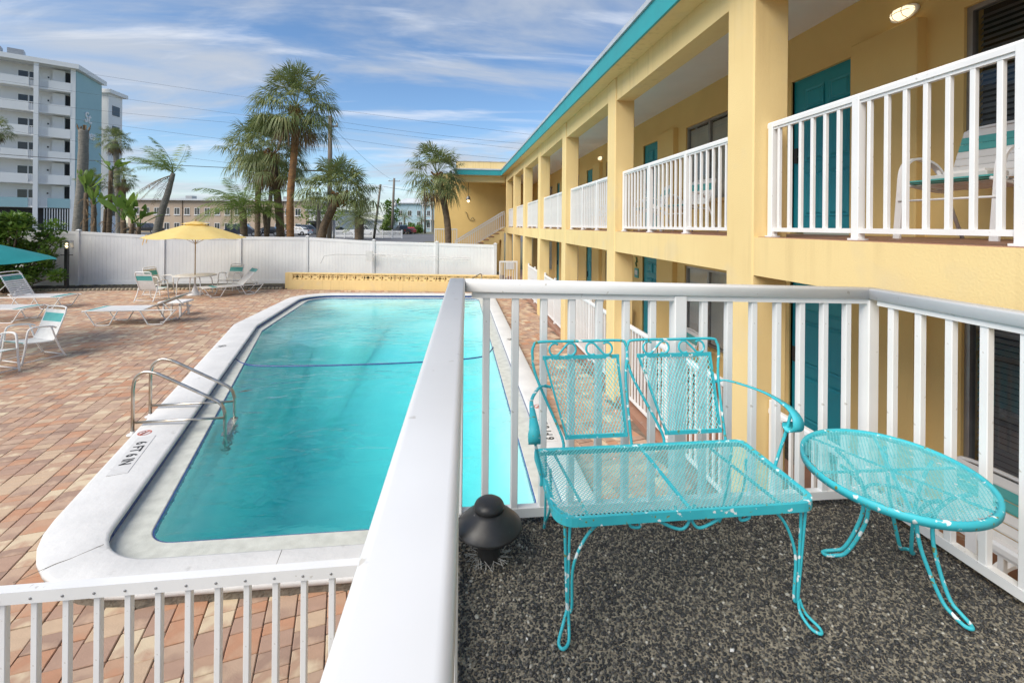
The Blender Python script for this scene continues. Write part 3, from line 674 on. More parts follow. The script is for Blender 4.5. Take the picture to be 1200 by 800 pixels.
# ---- stair
st = thing('outdoor_stair', (1.2, 26.3, 0), 'yellow outdoor stair with brown treads climbing to the upper walkway', 'stair')
NS = 15
for i in range(NS):
    x1 = 2.46-.29*i; z = FL2-.18*(i+1)
    if z < .05: break
    MB().box(x1-.31, x1, 25.55, 26.9, z-.035, z).build('tread', 'floor_brown', st, world=True)
    MB().box(x1-.29, x1, 25.58, 26.85, max(0, z-.55), z-.036).build('riser', 'stucco', st, world=True)
MB().box(2.30, 2.45, 25.5, 26.9, .0, 2.5).build('end_wall', 'stucco', st, world=True)
PICK = {}
def picket_mesh(w, h):
    k = (round(w, 4), round(h, 3))
    if k not in PICK: PICK[k] = MB().cbox(-w/2, w/2, -w/2, w/2, 0, h, w*.08).mesh('picket', 'white_metal')
    return PICK[k]
def post_mesh(w, h):
    k = ('p', round(w, 4), round(h, 3))
    if k not in PICK:
        b = MB(); b.cbox(-w/2, w/2, -w/2, w/2, 0, h, w*.06); b.box(-w*.72, w*.72, -w*.72, w*.72, 0, .012); b.add([], []); PICK[k] = b.mesh('post', 'white_metal')
    return PICK[k]
def railing(name, label, group, p, q, h, zb, zgap, pitch, posts, pw=.026, postw=.055, cat='railing', top_w=.05, top_h=.045, cap_posts=False, skip=()):
    # straight railing from p to q (xy), base heights zb=(z at p, z at q)
    P = Vector((p[0], p[1], zb[0])); Q = Vector((q[0], q[1], zb[1])); L = (Q-P).length; d = (Q-P)/L
    t = thing(name, P, label, cat, group); rz = math.atan2(d.y, d.x); D = Q-P
    prof = [(-top_w/2, -top_h/2), (top_w/2, -top_h/2), (top_w/2, top_h*.15), (top_w*.36, top_h*.5), (-top_w*.36, top_h*.5), (-top_w/2, top_h*.15)]
    MB().sweep(prof, (0, 0, h-top_h/2), D+Vector((0, 0, h-top_h/2))).build('top_rail', 'white_metal', t)
    MB().sweep([(-top_w*.3, -.012), (top_w*.3, -.012), (top_w*.3, .012), (-top_w*.3, .012)], (0, 0, h-top_h-.008), D+Vector((0, 0, h-top_h-.008))).build('under_rail', 'white_metal', t)
    MB().bar((0, 0, zgap+.016), D+Vector((0, 0, zgap+.016)), .034, .032).build('bottom_rail', 'white_metal', t)
    for s in posts: inst('post', post_mesh(postw, h-.01 if not cap_posts else h+.07), t, D*s, rz)
    n = max(1, round(L/pitch))
    for i in range(1, n):
        s = i/n
        if any(abs(s-a)*L < pitch*.45 for a in posts): continue
        inst('picket', picket_mesh(pw, h-top_h-zgap-.02), t, D*s+Vector((0, 0, zgap+.025)), rz)
    return t
ORD = ['first', 'second', 'third', 'fourth', 'fifth', 'sixth', 'seventh']
XR = XF+.15
for i in range(7):
    ya = COLS_Y[i]+.38+.005; yb = COLS_Y[i+1]-.005
    lab = 'white upper walkway railing in the bay with the near balcony chair' if i == 0 else 'white upper walkway railing, %s bay towards the stair wing' % ORD[i]
    railing('balcony_railing', lab, 'upper walkway railings', (XR, ya), (XR, yb), .96, (FL2+.005, FL2+.005), .045, .118 if i < 4 else .13, (.012, .335, .665, .988) if i else (.14, .43, .72, .988), pw=.026)
# ground floor railings with a paver kerb below
for i in range(0, 6):
    ya = COLS_Y[i]+.39; yb = COLS_Y[i+1]-.005
    if i == 5: continue
    lab = 'white ground floor railing below the %s walkway bay' % ORD[i]
    railing('patio_railing', lab, 'ground floor railings', (XR+.03, ya), (XR+.03, yb), 1.20, (.08, .08), .05, .118, (.012, .5, .988), pw=.026, cap_posts=True)
# stair railing and gate
t = thing('stair_railing', (2.46, 25.62, FL2), 'white sloping handrail with pickets along the outdoor stair', 'railing')
for dy in (0, 1.2):
    A = Vector((0, dy, -.1)); B = Vector((-2.75, dy, -.1-2.75*.62))
    MB().bar(A+Vector((0, 0, 1.0)), B+Vector((0, 0, 1.0)), .05, .045).build('top_rail', 'white_metal', t)
    MB().bar(A+Vector((0, 0, .86)), B+Vector((0, 0, .86)), .03, .03).build('mid_rail', 'white_metal', t)
    MB().bar(A+Vector((0, 0, .12)), B+Vector((0, 0, .12)), .03, .03).build('bottom_rail', 'white_metal', t)
    for i in range(24): inst('picket', picket_mesh(.026, .86), t, A.lerp(B, i/23.0)+Vector((0, 0, .1)))
t = railing('landing_railing', 'low white railing beside the foot of the outdoor stair', None, (-1.5, 26.2), (-.2, 26.2), 1.0, (1.6, 1.6), .05, .13, (.02, .98))
MB().box(0, 1.3, -.3, .5, -1.65, .0).build('landing', 'stucco', t)
g = railing('pool_gate', 'white metal gate with a blank sign plate between wall and column', None, (1.66, 19.35), (2.44, 19.35), 1.28, (.0, .0), .07, .11, (.03, .97), cat='gate')
b = MB(); b.box(.27, .62, -.05, -.035, .93, 1.22)
b.build('sign_plate', 'white_vinyl', g)
for i in range(5): MB().box(.315+.06*i, .322+.06*i, -.054, -.051, .94, 1.21).build('sign_groove', 'alu_frame', g)

# ================================================================ FENCE
FP = [(-24.0, 20.9, 2.55), (-20.2, 21.2, 2.48), (-16.35, 21.45, 2.38), (-13.05, 21.62, 2.20), (-9.9, 21.72, 2.185), (-6.95, 21.55, 2.18), (-3.87, 20.85, 2.04), (-1.05, 20.25, 2.0), (1.5, 19.62, 1.95)]
fen = thing('vinyl_fence', (-8, 21.5, 0), 'tall white vinyl privacy fence of vertical boards behind the pool', 'fence')
for i, (x, y, z) in enumerate(FP):
    b = MB(); b.cbox(x-.065, x+.065, y-.065, y+.065, -.05, z+.04, .008); b.box(x-.08, x+.08, y-.08, y+.08, z+.04, z+.06)
    b.add([(x-.075, y-.075, z+.06), (x+.075, y-.075, z+.06), (x+.075, y+.075, z+.06), (x-.075, y+.075, z+.06), (x, y, z+.11)], [(0, 1, 4), (1, 2, 4), (2, 3, 4), (3, 0, 4)]); b.build('post', 'white_vinyl', fen, world=True)
for i in range(len(FP)-1):
    (xa, ya, za), (xb, yb, zb) = FP[i], FP[i+1]; zt = min(za, zb)+.0; za2 = za if i >= 5 else max(za, zb); a = Vector((xa, ya, 0)); c = Vector((xb, yb, 0)); d = (c-a); L = d.length; d /= L
    top0, top1 = (za, zb)
    MB().bar(a+d*.065+Vector((0, 0, top0-.05)), c-d*.065+Vector((0, 0, top1-.05)), .05, .13).build('top_rail', 'white_vinyl', fen, world=True)
    MB().bar(a+d*.065+Vector((0, 0, .17)), c-d*.065+Vector((0, 0, .17)), .05, .15).build('bottom_rail', 'white_vinyl', fen, world=True)
    n = int(L/.15); w = (L-.13)/n
    for k in range(n):
        p = a+d*(.065+w*k+.0018); q = a+d*(.065+w*(k+1)-.0018); t0 = top0+(top1-top0)*k/n-.10; t1 = top0+(top1-top0)*(k+1)/n-.10; nn = Vector((-d.y, d.x, 0))*.011
        V = [p-nn+Vector((0, 0, .23)), q-nn+Vector((0, 0, .23)), q-nn+Vector((0, 0, t1)), p-nn+Vector((0, 0, t0)), p+nn+Vector((0, 0, .23)), q+nn+Vector((0, 0, .23)), q+nn+Vector((0, 0, t1)), p+nn+Vector((0, 0, t0))]
        MB().add(V, [(0, 1, 2, 3), (7, 6, 5, 4), (0, 3, 7, 4), (1, 5, 6, 2)]).build('board', 'white_vinyl', fen, world=True)
    MB().bar(a+d*.065+Vector((0, 0, (top0)/2)), c-d*.065+Vector((0, 0, top1/2)), .006, min(top0, top1)-.4).build('backing', 'white_vinyl', fen, world=True)
# skimmer pole kit hanging on the fence
pk = thing('pool_net_pole', (-3.6, 20.6, 1.4), 'long pool pole with net hanging along the white fence', 'pool net')
MB().tube([(-2.6, .42, -.35), (-2.45, .4, -.02), (-1.9, .3, .06), (.3, -.12, .04)], .014, 6).build('hose', 'web', pk)
MB().tube([(-.2, -.1, .10), (4.0, -.92, -.02)], .011, 6).build('pole', 'alu_frame', pk)
MB().tube([(-.2, -.12, .04), (4.0, -.94, -.10)], .009, 6).build('pole', 'alu_frame', pk)
MB().box(-.55, -.25, -.12, -.06, -.2, .24).build('net', 'sling_white', pk)

# ================================================================ BREEZE BLOCK WALL
wa = Vector((-7.5, 20.45, 0)); wb = Vector((1.62, 18.95, 0)); wd = (wb-wa); WLn = wd.length; wd /= WLn; wrz = math.atan2(wd.y, wd.x)
wal = thing('breeze_block_wall', wa, 'low yellow block wall topped with a row of pierced breeze blocks', 'wall', rz=wrz)
nb = 23; bp_ = (WLn-.32)/nb
MB().box(0, .32, 0, .2, -.05, .70).build('end_pier', 'stucco', wal)
MB().box(.32, WLn, .0, .19, -.05, .395).build('base_course', 'stucco', wal)
MB().box(.32, WLn, -.002, .192, .655, .70).build('cap', 'stucco', wal)
b = MB(); s = bp_; h = .258; t = .022
b.box(.003, t, .01, .18, 0, h).box(s-t, s-.003, .01, .18, 0, h).box(t, s-t, .01, .18, 0, t).box(t, s-t, .01, .18, h-t, h)
b.bar((t, .06, t), (s-t, .06, h-t), .10, .024, (0, 1, 0)); b.bar((t, .06, h-t), (s-t, .06, t), .098, .024, (0, 1, 0))
n = 14
for j in range(n):
    a0 = 2*math.pi*j/n; a1 = 2*math.pi*(j+1)/n; c0 = (s/2+.055*math.cos(a0), .06, h/2+.045*math.sin(a0)); c1_ = (s/2+.055*math.cos(a1), .06, h/2+.045*math.sin(a1)); b.bar(c0, c1_, .09, .014, (0, 1, 0))
bm_ = b.mesh('breeze_block', 'stucco')
MB().box(.33, WLn-.01, .16, .178, .397, .652).build('painted_shade_sheet', 'apt_dark', wal)  # near-black sheet added behind the pierced blocks, shade of the openings as colour
for i in range(nb): inst('breeze_block', bm_, wal, (.32+bp_*i, 0, .396))
# ================================================================ RAISED DECK (foreground)
def dz(x): return 1.495-.03*x
DX0, DX1, DY1 = -.06, 2.11, 2.10
b = MB(); V = []
for z in (0, 1):
    for x, y in ((DX0, -3), (DX1, -3), (DX1, DY1), (DX0, DY1)): V.append((x, y, dz(x)-.012 if z else -.05))
b.add(V, [(0, 3, 2, 1), (4, 5, 6, 7), (0, 1, 5, 4), (1, 2, 6, 5), (2, 3, 7, 6), (3, 0, 4, 7)])
deck = b.build('deck', 'deck_base'); tag(deck, 'raised deck surfaced with dark exposed pebble aggregate', None, None, 'structure')
# exposed pebbles (too many to count): real stones half sunk in the binder
rs = random.Random(5); F = MB()
ICO = []
phi = (1+5**.5)/2
iv = [Vector(v).normalized() for v in ((-1, phi, 0), (1, phi, 0), (-1, -phi, 0), (1, -phi, 0), (0, -1, phi), (0, 1, phi), (0, -1, -phi), (0, 1, -phi), (phi, 0, -1), (phi, 0, 1), (-phi, 0, -1), (-phi, 0, 1))]
iF = [(0, 11, 5), (0, 5, 1), (0, 1, 7), (0, 7, 10), (0, 10, 11), (1, 5, 9), (5, 11, 4), (11, 10, 2), (10, 7, 6), (7, 1, 8), (3, 9, 4), (3, 4, 2), (3, 2, 6), (3, 6, 8), (3, 8, 9), (4, 9, 5), (2, 4, 11), (6, 2, 10), (8, 6, 7), (9, 8, 1)]
pitch = .0098; y = .62; row = 0
PWT = [30, 26, 22, 15, 4]
while y < DY1-.01:
    x = DX0+.02+(row % 2)*pitch/2
    while x < DX1-.01:
        if x > .0:
            r = rs.uniform(.0031, .0062); rr = rs.random()
            if rr < .07: r *= 1.5
            px = x+rs.uniform(-.004, .004); py = y+rs.uniform(-.004, .004); a = rs.random()*6.28; c, s = math.cos(a), math.sin(a)
            ax = r*rs.uniform(.9, 1.45); ay = r*rs.uniform(.7, 1.05); az = r*rs.uniform(.5, .85); z0 = dz(px)-.012+az*rs.uniform(.15, .6)
            bse = len(F.v)
            for v in iv:
                X, Y = v.x*ax, v.y*ay; F.v.append((px+X*c-Y*s, py+X*s+Y*c, z0+v.z*az))
            wv = .5+.5*math.sin(px*5.1+1.3)*math.sin(py*4.3+.4); k = rs.choices(range(5), [32, 27, 15+12*wv, 6+9*wv, 1+3*wv])[0]
            for f in iF: F.f.append((f[0]+bse, f[1]+bse, f[2]+bse)); F.m.append(k)
        x += pitch
    y += pitch*.88; row += 1
o = F.build('pebble_aggregate', ['pebble_%d' % i for i in range(5)], deck, smooth=True); tag(o, kind='stuff')

# a few pale shell chips on the deck
for (x, y, s, a) in ((.86, 1.335, .011, .4), (.80, 1.36, .006, 1.2), (1.72, 1.12, .010, 2.2), (.60, 1.10, .005, .2), (.22, 1.42, .006, 2.0), (1.22, 1.05, .007, 1.0), (.95, 1.02, .005, 2.7)):
    c_, s_ = math.cos(a), math.sin(a); MB().add([(x-s*c_, y-s*s_, dz(x)+.003), (x+s*.6*s_, y-s*.6*c_, dz(x)+.004), (x+s*c_, y+s*s_, dz(x)+.003), (x-s*.6*s_, y+s*.6*c_, dz(x)+.004), (x, y, dz(x)+.007), (x, y, dz(x)-.004)], [(0, 1, 4), (1, 2, 4), (2, 3, 4), (3, 0, 4), (1, 0, 5), (2, 1, 5), (3, 2, 5), (0, 3, 5)]).build('shell_chip', 'sign_white', deck)

# deck railing: three sides
HR = 1.07
dr = thing('deck_railing', (0, 2.02, 1.5), 'white metal railing with broad rounded top rail enclosing the pebble deck', 'railing')
DO = Vector(dr.location)
tw, th = .070, .052
rc = .010
prof = [(-tw/2+.003, -th/2), (tw/2-.003, -th/2), (tw/2, -th/2+.003)]+[(tw/2-rc*(1-math.cos(R(15*i))), th/2-rc+rc*math.sin(R(15*i))) for i in range(7)]+[(-tw/2+rc*(1-math.cos(R(15*i))), th/2-rc+rc*math.sin(R(15*i))) for i in range(6, -1, -1)]+[(-tw/2, -th/2+.003)]
CL = Vector((-.014, 1.985, dz(-.03))); CR = Vector((2.05, 2.065, dz(2.05)))
LB = Vector((-.062, -1.6, dz(0)+.0)); RB = Vector((2.05, -.9, dz(2.05)-.012))
up = Vector((0, 0, HR-th/2))
def top(p, q, e0, e1):
    d = (q-p).normalized(); a = p-d*e0+up-DO; c = q+d*e1+up-DO
    o_ = MB().sweep(prof, a, c).build('top_rail', 'white_metal', dr, side_smooth=True)
    MB().sweep([(-.021, -.014), (.021, -.014), (.021, .014), (-.021, .014)], a-Vector((0, 0, .038))+d*.03, c-Vector((0, 0, .038))-d*.03).build('under_rail', 'white_metal', dr)
top(LB, CL, 0, .035); top(CL, CR, -.0352, .035); top(RB, CR, 0, -.0352)
def low(p, q): MB().bar(p-DO+Vector((0, 0, .045)), q-DO+Vector((0, 0, .045)), .036, .04).build('bottom_rail', 'white_metal', dr)
low(LB, CL); low(CL, CR); low(RB, CR)
def pickets(p, q, n, post_at):
    d = (q-p); rz = math.atan2(d.y, d.x)
    for i in range(n+1):
        s = i/n; c = p+d*s-DO
        if i in post_at:
            pm = MB().cbox(-.03, .03, -.03, .03, 0, HR-th-.002, .004); pm.box(-.05, .05, -.05, .05, .0, .010); inst('post', pm.mesh('post', 'white_metal'), dr, c, rz)
        elif 0 < i < n: inst('picket', picket_mesh(.030, HR-th-.02), dr, c+Vector((0, 0, .03)), rz)
pickets(CL, CR, 16, (0, 8, 16)); pickets(CL, LB, 28, (9, 18, 27)); pickets(CR, RB, 23, (8, 16))

# ground level pool fence at the left
pf = thing('pool_fence_railing', (-.1, 2.1, 0), 'low white picket railing with screw heads along its top bar, beside the deck', 'railing')
MB().bar((0, 0, 1.262), (-4.6, -.02, 1.245), .045, .05).build('top_rail', 'white_metal', pf)
MB().bar((0, 0, .12), (-4.6, -.02, .12), .035, .035).build('bottom_rail', 'white_metal', pf)
sm = MB().lathe([(.0058, 0), (.0058, .0015), (.003, .003)], 8).mesh('screw', 'alu_frame')
for i in range(38):
    x = -.10-.119*i; inst('picket', picket_mesh(.025, 1.14), pf, (x, -.001, .1)); inst('screw', sm, pf, (x, -.0228+.00435*x, 1.258+.0037*x), rot=(R(90), 0, 0))

# ================================================================ WROUGHT IRON BENCH
bn = thing('iron_bench', (.77, 1.65, dz(.77)), 'turquoise wrought iron love seat with mesh seat and two scroll-topped backs', 'bench')
BO = Vector(bn.location); ZS = 1.862
X0, X1, YF, YB = .31, 1.235, 1.415, 1.875
def bz(x, y): return ZS-(.006*(x-.77))
def B(mb, name, m='turquoise', smooth=True, parent=bn): return mb.build(name, m, parent, smooth, org=BO)
rim = round_poly([(X0, YB), (X0, YF), (X1, YF), (X1+.01, YB)], [.03, .07, .07, .03], 6)
b = MB(); k = len(rim)
cxm, cym = (X0+X1)/2, (YF+YB)/2
def sc_(p, d): v = Vector((p[0]-cxm, p[1]-cym)); return (p[0]-math.copysign(min(abs(v.x), d), v.x), p[1]-math.copysign(min(abs(v.y), d), v.y))
loops = [[(x, y, ZS+.004) for x, y in rim], [(x, y, ZS-.026) for x, y in rim], [(*sc_(p, .004), ZS-.026) for p in rim], [(*sc_(p, .018), ZS-.0005) for p in rim], [(*sc_(p, .006), ZS+.0045) for p in rim]]
for L in loops: b.v += L
for i in range(5):
    for j in range(k): b.f.append((i*k+j, i*k+(j+1) % k, ((i+1) % 5)*k+(j+1) % k, ((i+1) % 5)*k+j)); b.m.append(0)
B(b, 'seat_rim', 'turquoise', False)
b = MB(); expanded_mesh(b, X0+.01, X1-.01, YF+.01, YB-.01, .0145, .0175, lambda u, v: (u, v, ZS+.0015-.010*max(0, 1-((u-cxm)/.45)**2)*max(0, 1-((v-cym)/.22)**2)), lambda u, v: in_poly(u, v, rim), .0015); B(b, 'seat_mesh', 'turquoise_worn', False)
MB_ = MB().bar((cxm, YF+.01, ZS-.006), (cxm, YB-.01, ZS-.006), .012, .006); B(MB_, 'seat_bar', 'turquoise', False)
for x in (X0+.12, X1-.12):
    B(MB().tube([(x, YF+.02, ZS-.02), (x-.03, YB-.02, ZS-.02)], .006, 6), 'seat_brace')
def back(x0, x1, xb0, xb1):
    zt = 2.292; zp = 2.225; yb0, yt = 1.885, 1.955
    yy = lambda z: yb0+(yt-yb0)*(z-1.86)/(.43)
    pt = lambda x, z: Vector((x, yy(z), z))
    hoop = [pt(xb0-.02, 1.84), pt(xb0-.015, 1.90), pt(x0+.018, 2.14), pt(x0, 2.235), pt(x0+.006, 2.275), pt(x0+.035, zt), pt((x0+x1)/2, zt), pt(x1-.035, zt), pt(x1-.006, 2.275), pt(x1, 2.235), pt(x1-.012, 2.12), pt(xb1+.02, 1.90), pt(xb1+.025, 1.84)]
    B(MB().tube(smooth_path(hoop, 5), .0062, 8), 'back_hoop')
    a0, a1, c0, c1 = x0+.052, x1-.045, xb0+.005, xb1+.0     # panel top / bottom
    zb = 1.90
    fr = MB()
    for p, q in ((pt(a0, zp), pt(a1, zp)), (pt(c0, zb), pt(c1, zb)), (pt(a0, zp), pt(c0, zb)), (pt(a1, zp), pt(c1, zb))): fr.bar(p+(p-q).normalized()*.007, q+(q-p).normalized()*.007, .008, .016, (0, 1, 0) if abs((p-q).z) > .1 else (0, 0, 1))
    B(fr, 'back_frame', 'turquoise', False)
    def fn(u, v): # u 0..1, v 0..1
        z = zb+(zp-zb)*v; xa = c0+(a0-c0)*v; xc = c1+(a1-c1)*v; return (xa+(xc-xa)*u, yy(z)-.006+.012*(4*u*(1-u)), z)
    e = MB(); expanded_mesh(e, .01, .99, .01, .99, .0150/.29, .0245/.33, fn, lambda u, v: .0 < u < 1 and 0 < v < 1, .0017); B(e, 'back_mesh', 'turquoise_worn', False)
    # scrolls
    w = (a1-a0)/4; zc = (zp+zt)/2; r = .026
    for sgn, xm in ((1, a0+w), (-1, a1-w)):
        P = []
        for j in range(12): # outer curl
            t_ = R(20+300*j/11); P.append(pt(xm-sgn*(w*.5)+sgn*(-r*math.cos(t_)*(1-.25*(11-j)/11)*-1)*-1, zc+r*math.sin(t_)*(1-.25*(11-j)/11)))
        ang0 = 0
        S = []
        for j in range(11): t_ = math.pi*.30+j/10*math.pi*1.45; S.append((-.42*w+math.cos(t_)*r*.95, math.sin(t_)*r))
        for j in range(11): t_ = math.pi*.78-j/10*math.pi*1.45; S.append((.42*w+math.cos(t_)*r*.95, math.sin(t_)*r))
        B(MB().tube(smooth_path([pt(xm+sgn*sx_, zc+sz_) for sx_, sz_ in S], 2), .0048, 7), 'scroll')
back(.315, .742, .452, .720); back(.742, 1.175, .898, 1.152)
# arms: flat bands curling at the front
def arm(sg, xo, xi, yb_):
    P = smooth_path([(xi, yb_, 2.10), (xi+sg*.05, yb_-.03, 2.115), (xo-sg*.015, 1.78, 2.11), (xo, 1.66, 2.10), (xo+sg*.004, 1.605, 2.075), (xo+sg*.004, 1.595, 2.035), (xo, 1.62, 2.012), (xo-sg*.002, 1.642, 2.022), (xo-sg*.002, 1.64, 2.04)], 5)
    m_ = MB(); n_ = len(P)
    for i, p in enumerate(P):
        w_ = .006+.016*min(1, max(0, (i/n_-.25)/.3)); d_ = (P[min(i+1, n_-1)]-P[max(i-1, 0)]).normalized(); a_ = Vector((1, 0, 0)) if abs(d_.x) < .8 else Vector((0, 0, 1)); a_ = (a_-d_*a_.dot(d_)).normalized(); nn = a_.cross(d_)*.003
        for q in (p-a_*w_-nn, p+a_*w_-nn, p+a_*w_+nn, p-a_*w_+nn): m_.v.append(tuple(q))
        if i:
            for j in range(4): m_.f.append(((i-1)*4+j, (i-1)*4+(j+1) % 4, i*4+(j+1) % 4, i*4+j)); m_.m.append(0)
    B(m_, 'arm_rest')
    xs_ = X0-.004 if sg < 0 else X1+.012
    B(MB().tube(smooth_path([(xo, 1.63, 2.075), (xo-sg*.008, 1.645, 2.0), (xs_, 1.66, ZS+.01), (xs_, 1.665, ZS-.03)], 4), .0062, 7), 'arm_post')
arm(-1, .272, .395, 1.935); arm(1, 1.285, 1.145, 1.935)
# legs: three rods gathered at the ankle and a looped foot
def leg(cx, cy, fx, fy, ex, ey):
    zd = dz(fx)-.004; m_ = MB(); ank = Vector((fx, fy, zd+.085))
    for (tx, ty, bow) in ((cx, cy, .0), (cx+ex*.020, cy+.0, .004), (cx+ex*.135, cy+ey*.0, .085)):
        T_ = Vector((tx, ty, ZS-.02)); mid = T_.lerp(ank, .55)+Vector((-ex*bow*.62, 0, 0)); q1 = T_.lerp(ank, .2)+Vector((-ex*bow*.42, 0, 0))
        off = Vector(((tx-cx)*.12, 0, 0)); m_.tube(smooth_path([T_, q1, mid+off, ank+off, ank+off*.6+Vector((0, 0, -.025))], 6), .0052, 7)
    # foot loop
    ox, oy = -ex*.022, -ey*.05
    L_ = [ank+Vector((.0, 0, -.015)), Vector((fx-.010+ox*.3, fy+oy*.3, zd+.035)), Vector((fx-.016+ox, fy+oy, zd+.012)), Vector((fx+ox*1.25, fy+oy*1.35, zd+.007)), Vector((fx+.016+ox, fy+oy, zd+.010)), Vector((fx+.010+ox*.3, fy+oy*.3, zd+.03)), ank+Vector((.004, 0, -.015))]
    m_.tube(smooth_path(L_, 6), .0052, 7); B(m_, 'leg')
leg(X0+.035, YF+.03, .355, 1.445, 1, 1); leg(X1-.035, YF+.03, 1.165, 1.435, -1, 1)
def back_leg(x, ex):
    zd = dz(x); m_ = MB()
    for y_ in (YB-.02, YB-.12): m_.tube(smooth_path([(x, y_, ZS-.02), (x+ex*.005, y_+.02, ZS-.18), (x+ex*.01, 1.915, zd+.04), (x+ex*.01, 1.935, zd+.006)], 5), .0052, 7)
    B(m_, 'leg')
back_leg(X0+.05, 1); back_leg(X1-.05, -1)
# scrolls under the front edge
m_ = MB()
for sg in (-1, 1):
    m_.tube(smooth_path([(cxm+sg*.14, YF+.02, ZS-.02), (cxm+sg*.075, YF+.02, ZS-.055), (cxm+sg*.03, YF+.02, ZS-.068), (cxm+sg*.006, YF+.02, ZS-.045), (cxm+sg*.004, YF+.02, ZS-.015)], 5), .0052, 7)
    m_.tube(smooth_path([(cxm+sg*.19, YF+.02, ZS-.02), (cxm+sg*.175, YF+.02, ZS-.045), (cxm+sg*.185, YF+.02, ZS-.053), (cxm+sg*.21, YF+.02, ZS-.045), (cxm+sg*.208, YF+.02, ZS-.02)], 4), .0048, 7)
    m_.tube([(cxm+sg*.035, YF+.06, ZS-.015), (cxm+sg*.03, YF+.05, ZS-.05)], .0048, 6)
B(m_, 'scroll')

# ================================================================ ROUND MESH TABLE
TC = Vector((1.651, 1.564, 0)); TZ = 1.882; TA = .941
tb = thing('mesh_side_table', (TC.x, TC.y, dz(TC.x)), 'turquoise oval mesh-top iron table with three looped feet', 'table')
TO = Vector(tb.location); te, tf = .343, .294
def tp(r, t, z=0): x = te*r*math.cos(t); y = tf*r*math.sin(t); return Vector((TC.x+x*math.cos(TA)-y*math.sin(TA), TC.y+x*math.sin(TA)+y*math.cos(TA), TZ+z))
n = 64; b = MB()
for r, z in ((1.0, .004), (1.0, -.022), (.985, -.022), (.93, -.004), (.975, .006)):
    b.v += [tuple(tp(r, 2*math.pi*j/n, z)) for j in range(n)]
for i in range(5):
    for j in range(n): b.f.append((i*n+j, i*n+(j+1) % n, ((i+1) % 5)*n+(j+1) % n, ((i+1) % 5)*n+j)); b.m.append(0)
b.build('rim', 'turquoise', tb, True, org=TO)
b = MB(); expanded_mesh(b, -.36, .36, -.36, .36, .0145, .0175, lambda u, v: (TC.x+u, TC.y+v, TZ), lambda u, v: ((u*math.cos(TA)+v*math.sin(TA))/te)**2+((-u*math.sin(TA)+v*math.cos(TA))/tf)**2 < .95**2, .0015); b.build('top_mesh', 'turquoise_worn', tb, False, org=TO)
b = MB()
for a in (0, 60, 120): b.bar(tp(.95, R(a), -.008), tp(.95, R(a+180), -.008), .010, .006)
b.build('under_bar', 'turquoise', tb, False, org=TO)
for a in (R(145), R(33), R(-82)):
    u = Vector((math.cos(a), math.sin(a), 0)); w_ = Vector((-u.y, u.x, 0)); c = Vector((TC.x+.045, TC.y+.015, 0)); zd = dz(TC.x+u.x*.25)
    H_ = TZ-.015-zd; m_ = MB()
    P = lambda r, s, z: c+u*r+w_*s+Vector((0, 0, zd+z))
    L = [P(.19, -.075, H_), P(.14, -.06, H_*.90), P(.10, -.045, H_*.72), P(.10, -.034, H_*.50), P(.13, -.024, H_*.27), P(.165, -.018, H_*.10), P(.195, -.017, .022), P(.225, -.014, .010), P(.238, 0, .008), P(.225, .014, .010), P(.195, .017, .022), P(.165, .018, H_*.10), P(.13, .024, H_*.27), P(.10, .034, H_*.50), P(.10, .045, H_*.72), P(.14, .06, H_*.90), P(.19, .075, H_)]
    m_.tube(smooth_path(L, 5), .0068, 8); m_.build('leg', 'turquoise', tb, True, org=TO)
m_ = MB(); m_.tube([TC+Vector((.045+.10*math.cos(R(10*j)), .015+.10*math.sin(R(10*j)), dz(TC.x)+.305)) for j in range(37)], .0062, 7); m_.build('ring', 'turquoise', tb, True, org=TO)

# ================================================================ BLACK VENT CAP
vc = thing('roof_vent_cap', (.122, 1.80, dz(.12)-.01), 'black metal vent cap with broad conical hood on the pebble deck', 'vent')
MB().lathe([(.045, .0), (.045, .055), (.058, .06), (.058, .075), (.066, .08), (.066, .095), (.074, .10), (.074, .115), (.085, .12), (.085, .13)], 28).build('neck', 'black_metal', vc)
MB().lathe([(.124, .118), (.131, .124), (.130, .132), (.10, .160), (.070, .183), (.058, .192)], 36).build('hood', 'black_metal', vc, True)
MB().lathe([(.056, .184), (.056, .192), (.060, .195), (.060, .206), (.055, .216), (.042, .225), (.02, .230), (.004, .231)], 28).build('knob', 'black_metal', vc, True)
b = MB(); rw = random.Random(9)
for i in range(70):
    a = rw.random()*6.28; r0 = rw.uniform(.045, .055); r1 = rw.uniform(.07, .10); a2 = a+rw.uniform(-.5, .5)
    b.tube([(r0*math.cos(a), r0*math.sin(a), rw.uniform(.006, .018)), (r1*math.cos(a2), r1*math.sin(a2), rw.uniform(.006, .013))], .0008, 3)
b.build('cobweb', 'web', vc)
